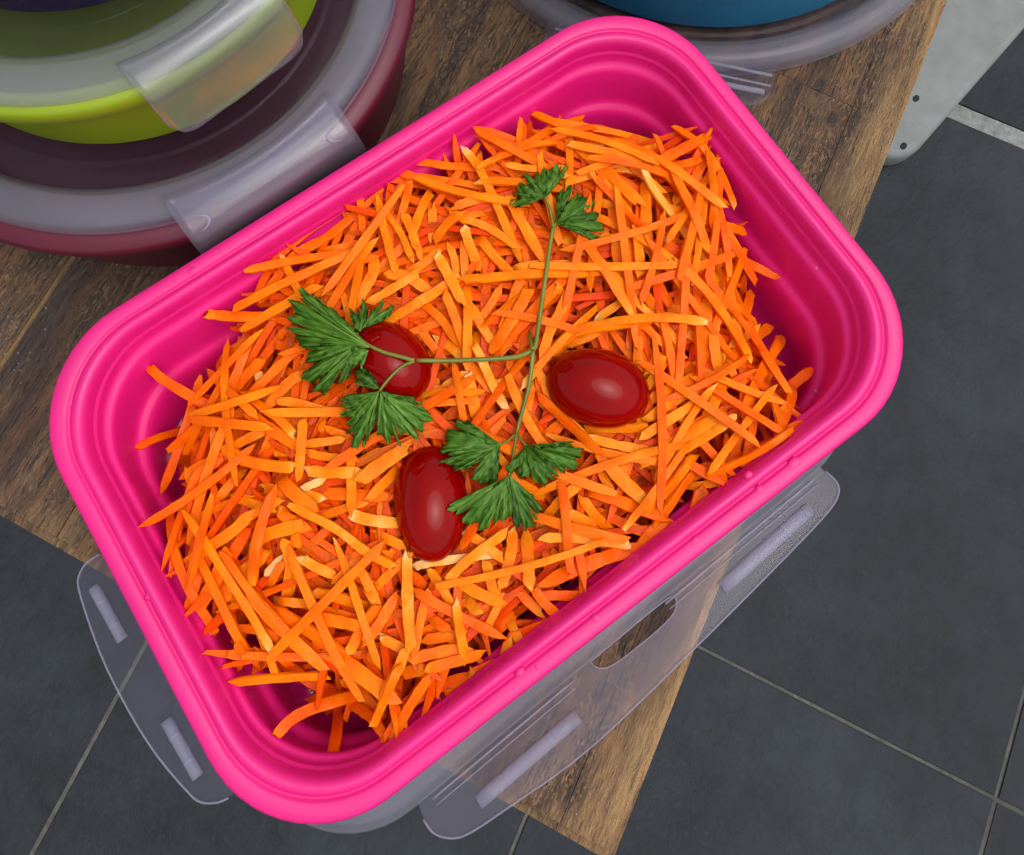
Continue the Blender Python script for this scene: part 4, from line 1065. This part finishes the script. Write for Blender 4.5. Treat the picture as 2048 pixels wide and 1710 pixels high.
leaves = [
 (Pp, (850, 640), [(760, 540), (690, 470), (640, 410), (560, 355), (545, 385), (575, 430), (500, 330), (485, 255), (450, 265), (430, 290), (390, 280), (375, 200), (350, 160), (315, 170), (325, 200), (270, 130), (245, 110), (200, 75), (185, 95), (210, 170), (185, 180), (200, 215), (95, 190), (90, 205), (130, 245), (115, 270), (135, 300), (120, 330), (85, 355), (80, 375), (120, 400), (140, 430), (65, 465), (110, 475), (125, 500), (160, 520), (150, 560), (180, 580), (190, 620), (240, 650), (330, 650), (450, 640), (560, 610), (700, 640)], .55),
 (Pp, (740, 620), [(600, 590), (450, 590), (330, 640), (265, 690), (255, 750), (235, 800), (245, 840), (205, 930), (250, 955), (300, 985), (370, 945), (380, 975), (325, 1010), (330, 1050), (380, 1060), (430, 1085), (450, 1040), (500, 980), (520, 960), (560, 985), (600, 960), (650, 930), (660, 850), (650, 760), (720, 720), (760, 660)], .38),
 (Pp, (840, 670), [(760, 630), (700, 640), (640, 740), (605, 800), (640, 820), (690, 840), (740, 800), (780, 840), (800, 780), (818, 720)], .5),
 (Pp, (945, 1035), [(905, 950), (850, 870), (790, 830), (730, 850), (700, 900), (690, 950), (740, 1000), (760, 970), (820, 1010), (880, 1035)], .3),
 (Pp, (760, 490), [(735, 500), (700, 470), (680, 430), (690, 380), (660, 280), (690, 290), (730, 320), (740, 280), (770, 290), (790, 190), (815, 240), (840, 270), (835, 330), (815, 400), (790, 460)], .3),
 (Pp, (780, 460), [(800, 410), (850, 340), (890, 280), (950, 230), (975, 190), (985, 250), (1000, 270), (1060, 240), (1075, 270), (1055, 310), (1040, 350), (1000, 360), (980, 390), (930, 380), (880, 400), (830, 430)], .42),
 (Pp, (938, 1060), [(880, 1080), (760, 1115), (640, 1090), (600, 1110), (580, 1150), (610, 1170), (570, 1190), (640, 1220), (660, 1250), (580, 1270), (600, 1290), (660, 1310), (680, 1330), (630, 1370), (690, 1380), (710, 1400), (650, 1430), (640, 1450), (700, 1460), (690, 1530), (680, 1590), (730, 1600), (770, 1570), (800, 1620), (815, 1550), (840, 1500), (830, 1460), (870, 1440), (930, 1400), (950, 1320), (960, 1250), (950, 1150)], .48),
 (Pp, (955, 1070), [(972, 1200), (962, 1320), (920, 1470), (960, 1470), (1010, 1530), (1040, 1550), (1060, 1490), (1100, 1500), (1140, 1570), (1160, 1490), (1180, 1450), (1230, 1470), (1300, 1510), (1310, 1460), (1290, 1420), (1350, 1440), (1370, 1370), (1440, 1330), (1420, 1270), (1390, 1210), (1340, 1160), (1290, 1170), (1270, 1115), (1220, 1120), (1150, 1120), (1130, 1160), (1110, 1200), (1070, 1210), (1020, 1170), (990, 1110)], .58),
 (Pp, (960, 1055), [(1000, 1055), (1050, 1080), (1060, 1120), (1070, 1160), (1020, 1165), (985, 1120)], .35),
 (Qq, (835, 440), [(720, 440), (640, 430), (570, 390), (500, 280), (420, 130), (390, 160), (300, 125), (260, 170), (270, 230), (180, 240), (150, 300), (130, 380), (140, 440), (100, 480), (60, 530), (140, 550), (150, 600), (80, 660), (140, 680), (220, 710), (260, 770), (330, 750), (380, 770), (450, 730), (490, 740), (500, 800), (460, 880), (520, 900), (590, 940), (650, 930), (700, 960), (760, 910), (800, 880), (800, 780), (800, 660), (815, 540)], .48),
 (Qq, (1165, 450), [(1110, 600), (1040, 640), (980, 690), (910, 740), (930, 770), (960, 800), (970, 830), (1050, 800), (1070, 860), (1130, 850), (1190, 880), (1230, 920), (1280, 930), (1330, 930), (1400, 960), (1450, 920), (1450, 870), (1500, 890), (1520, 840), (1580, 840), (1570, 780), (1660, 800), (1670, 740), (1720, 750), (1760, 775), (1790, 740), (1830, 700), (1810, 640), (1880, 590), (1860, 540), (1890, 490), (1830, 500), (1780, 470), (1720, 430), (1760, 400), (1680, 430), (1560, 460), (1440, 490), (1310, 500), (1230, 490)], .45),
 (Qq, (935, 850), [(870, 910), (780, 970), (640, 1040), (520, 1070), (420, 1090), (430, 1120), (380, 1160), (350, 1200), (210, 1190), (170, 1270), (210, 1300), (280, 1290), (270, 1340), (340, 1330), (360, 1430), (430, 1470), (500, 1440), (560, 1470), (560, 1530), (640, 1530), (690, 1490), (710, 1440), (760, 1460), (800, 1400), (850, 1420), (900, 1400), (950, 1360), (980, 1330), (1000, 1250), (960, 1150), (920, 1050), (920, 950)], .55),
 (Qq, (965, 850), [(1020, 920), (1100, 1000), (1200, 1080), (1260, 1110), (1290, 1170), (1350, 1220), (1360, 1260), (1310, 1330), (1260, 1310), (1230, 1320), (1300, 1380), (1310, 1440), (1270, 1490), (1200, 1500), (1150, 1530), (1110, 1480), (1060, 1500), (1010, 1460), (990, 1400), (980, 1330), (990, 1250), (970, 1150), (940, 1050), (950, 950)], .33),
 (Rr_, (778, 720), [(700, 710), (600, 710), (500, 740), (400, 810), (330, 890), (250, 890), (240, 860), (170, 840), (200, 790), (170, 750), (280, 745), (290, 690), (220, 650), (300, 640), (300, 540), (350, 470), (400, 510), (470, 510), (440, 400), (390, 350), (480, 310), (530, 350), (590, 330), (650, 300), (690, 330), (750, 230), (790, 250), (810, 270), (810, 400), (800, 490), (740, 560), (710, 620)], .45),
 (Rr_, (790, 705), [(820, 640), (830, 560), (815, 470), (820, 380), (810, 270), (880, 210), (920, 220), (950, 155), (990, 170), (1010, 220), (1070, 165), (1080, 220), (1145, 170), (1120, 240), (1160, 215), (1110, 270), (1070, 390), (1000, 440), (930, 530), (870, 610), (830, 680)], .6),
 (Rr_, (960, 1170), [(1040, 1060), (1070, 950), (1060, 860), (1010, 800), (965, 700), (980, 650), (1040, 630), (1070, 590), (1100, 620), (1180, 530), (1230, 540), (1240, 640), (1280, 660), (1320, 640), (1350, 690), (1400, 690), (1480, 720), (1550, 730), (1560, 780), (1630, 810), (1620, 880), (1650, 950), (1680, 1000), (1670, 1060), (1680, 1130), (1760, 1180), (1740, 1230), (1770, 1300), (1690, 1330), (1700, 1400), (1640, 1410), (1590, 1450), (1540, 1380), (1440, 1320), (1300, 1290), (1200, 1200), (1100, 1150)], .42)]
for li, (cv, base_, outl, bright) in enumerate(leaves):
    r = np.random.default_rng(100 + li)
    bpx = np.array(cv([base_])[0]); O = np.array(cv(outl))
    # refine the toothed margin
    fine = []
    for p, q in zip(O[:-1], O[1:]):
        k = max(1, int(np.linalg.norm(q - p) / 2.2)); nn = np.array([-(q - p)[1], (q - p)[0]])
        for t_ in range(k):
            u = t_ / k; fine.append(p + (q - p) * u + nn * .10 * math.sin(u * math.pi) * r.uniform(-1, 1))
    fine.append(O[-1]); fine = np.array(fine); m = len(fine)
    # deepen the teeth and cut the clefts between the lobes
    dv = fine - bpx; ds = np.linalg.norm(dv, axis=1); win = 13
    so = np.convolve(np.pad(ds, win // 2, mode='edge'), np.ones(win) / win, 'valid')
    wide = np.convolve(np.pad(ds, 20, mode='edge'), np.ones(41) / 41, 'valid')
    dn = so + 1.55 * (ds - so)
    if m > 40:
        nc = 3 if m < 90 else 5
        for c_ in np.linspace(.12, .88, nc) * m + r.uniform(-4, 4, nc):
            c_ = int(np.clip(c_, 5, m - 6)); c_ = c_ - 4 + int(np.argmin(ds[c_ - 4:c_ + 5] / wide[c_ - 4:c_ + 5]))
            dn *= 1 - r.uniform(.22, .40) * np.exp(-((np.arange(m) - c_) / 1.7) ** 2)
    keep = np.minimum(np.arange(m), m - 1 - np.arange(m)) / 6.0
    fine = bpx + dv * (1 + (dn / np.maximum(ds, 1e-6) - 1) * np.clip(keep, 0, 1))[:, None]
    NR = 11
    ctr = (bpx + fine.mean(0)) / 2
    zf = field_z(np.vstack([fine[::3], (fine[::3] + bpx) / 2]), rad=2)
    zb = field_z([bpx], rad=3)[0] + .0016
    ztop = np.percentile(zf, 88) + .0012
    ang = np.unwrap(np.arctan2(*(fine - bpx).T[::-1])); rel = (ang - ang[0]) / (ang[-1] - ang[0] + 1e-9)
    dist = np.linalg.norm(fine - bpx, axis=1); dmx = dist.max()
    # veins run to the teeth (local maxima of the distance), clefts between them
    sm = np.convolve(np.pad(dist, 3, mode='edge'), np.ones(7) / 7, 'valid')
    teeth = [i for i in range(2, m - 2) if sm[i] == sm[max(0, i - 6):i + 7].max()] or [m // 2]
    near = np.array([min(abs(i - k) for k in teeth) for i in range(m)], float)
    gapw = max(4.0, m / (2.2 * len(teeth)))
    ridge = np.exp(-(near / 1.6) ** 2); fold = np.cos(np.minimum(near / gapw, 1) * math.pi)
    lob = np.interp(np.arange(m), np.arange(0, m + 9, 9), r.normal(0, 1, len(np.arange(0, m + 9, 9))))
    ph = r.uniform(0, 6.28); cx1, cx2 = r.normal(0, 1, 2)
    jag = r.normal(0, .55, (m, 2)); jag[::2] *= 2.0
    K = [(2 * math.pi / r.uniform(9, 24), r.uniform(0, 6.28), r.uniform(0, 6.28)) for _ in range(9)]
    K2 = [(2 * math.pi / r.uniform(5, 13), r.uniform(0, 6.28), r.uniform(0, 6.28)) for _ in range(9)]
    def wav(q, KK): return sum(np.sin((q[:, 0] * math.cos(d_) + q[:, 1] * math.sin(d_)) * k_ + p_) for k_, d_, p_ in KK) / 3.0
    # a few main veins, each feeding side veins
    big = sorted(teeth, key=lambda i: -sm[i] - 8 * r.random())[:max(2, min(5, len(teeth) // 3))]
    nb = np.array([min(abs(i - k) for k in big) for i in range(m)], float)
    V, T, Fc = [], [], []
    for a in range(NR + 1):
        t_ = a / NR
        px = bpx + (fine - bpx) * t_ + jag * (t_ ** 8)
        w1, w2 = wav(px, K), wav(px, K2)
        fd = min(1, dmx / 30)
        droop = -.0034 * t_ ** 2.6 * (dist / dmx) ** 2 * min(1, dmx / 40)
        curl = (.0010 * np.sin(rel * 4.3 + ph) + .0006 * lob) * t_ ** 2 * min(1, dmx / 36)
        z = zb + (ztop + .0012 - zb) * min(1, t_ * 1.7) + droop + curl + (.00055 * w1 * t_ + .00042 * w2 * t_ ** 2 + .00022 * fold * t_) * fd
        z = z + (.0007 * np.sin(np.arange(m) * .78 + ph) * (.5 + .5 * lob)) * t_ ** 5 * fd
        fz = field_z(px, float(ztop), 0)
        z = np.maximum(z, np.minimum(fz + .0007, ztop + .005))
        P = unp(px, z) - node
        vw = 1.0 + 2.2 * (1 - t_)
        vein = np.exp(-(nb * t_ / 1.1) ** 2) * (1 - .55 * t_)
        side = np.clip(np.cos(nb * 1.15 + t_ * 16), 0, 1) ** 5 * .5 * np.clip(t_ * 3 - .6, 0, 1)
        V += list(P); T += list(np.clip(bright + .26 * vein + .13 * side + .12 * w1 + .09 * w2 + .05 * lob - .06 * t_ + .2 * (1 - t_) ** 3 - .12 * (1 - fold) * .5 * t_, 0, 1.2))
    for a in range(NR):
        for i in range(m - 1): Fc.append((a * m + i, a * m + i + 1, (a + 1) * m + i + 1, (a + 1) * m + i))
    me = mesh('leaf', V, Fc)
    me.attributes.new('vein', 'FLOAT', 'POINT').data.foreach_set('value', np.array(T, np.float32))
    o = link('leaf', me, MAT['leaf'], sprig)
    md = o.modifiers.new('thickness', 'SOLIDIFY'); md.thickness = .00022; md.offset = 0

# ================================================================== WATER DROPS
def drop(p, r, h, label, group):
    o = link('water_droplet', ball('water_droplet', r, r, h, 12, 8), MAT['water']); o.location = p
    tag(o, label, 'droplet', group)
for x, y, s in ((35, 696, 1.0), (90, 834, 1.2), (128, 883, 1.2), (105, 936, 1.2), (172, 944, 1.2), (475, 748, 1.3), (467, 966, 1.1), (58, 1220, 1.2), (188, 1206, 1.1), (312, 1206, 1.0), (290, 1277, 1.0), (198, 1316, 1.1), (215, 1384, 1.1), (148, 1385, .9), (213, 1512, .9), (4, 1015, 1.0)):
    p = unp([(x * .1953, 470 + y * .1953)], 0)[0]
    drop((p[0], p[1], .0001), .00042 * s, .00030 * s, 'tiny water droplet on the table wood left of the pink box', 'water droplets left of the pink box')
p = unp([(1152, 1627)], 0)[0]; drop((p[0], p[1], .0001), .0004, .0003, 'tiny water droplet on the front corner of the wooden table', None)
for n_, (q, r_, lab) in enumerate((((1055, 235), .0011, 'water droplet on the far inner wall of the pink box, near its top corner'), ((957, 303), .0010, 'water droplet on the far inner wall of the pink box, above the carrot'), ((1633, 535), .0008, 'small water droplet on the right inner wall of the pink box'),
        ((355, 846), .0024, 'flat wet patch on the floor of the pink box, at its left corner'), ((338, 915), .0018, 'small wet patch beside the carrot at the left corner of the pink box'), ((1556, 745), .0026, 'flat wet patch on the floor of the pink box, at its right corner'), ((617, 1386), .0016, 'small wet patch on the pink box floor, at its bottom corner'), ((1632, 782), .0008, 'tiny water droplet low in the right corner of the pink box'), ((372, 1030), .0007, 'tiny water droplet on the left inner wall of the pink box'))):
    z = .03
    for _ in range(12):
        l = box_loc(unp([q], z)); z = .5 * z + .5 * FIELD0[cells(l)][0]
    p = unp([q], z)[0]
    drop((p[0], p[1], z + .0001), r_, r_ * (.22 if r_ > .0015 else .5), lab, None)
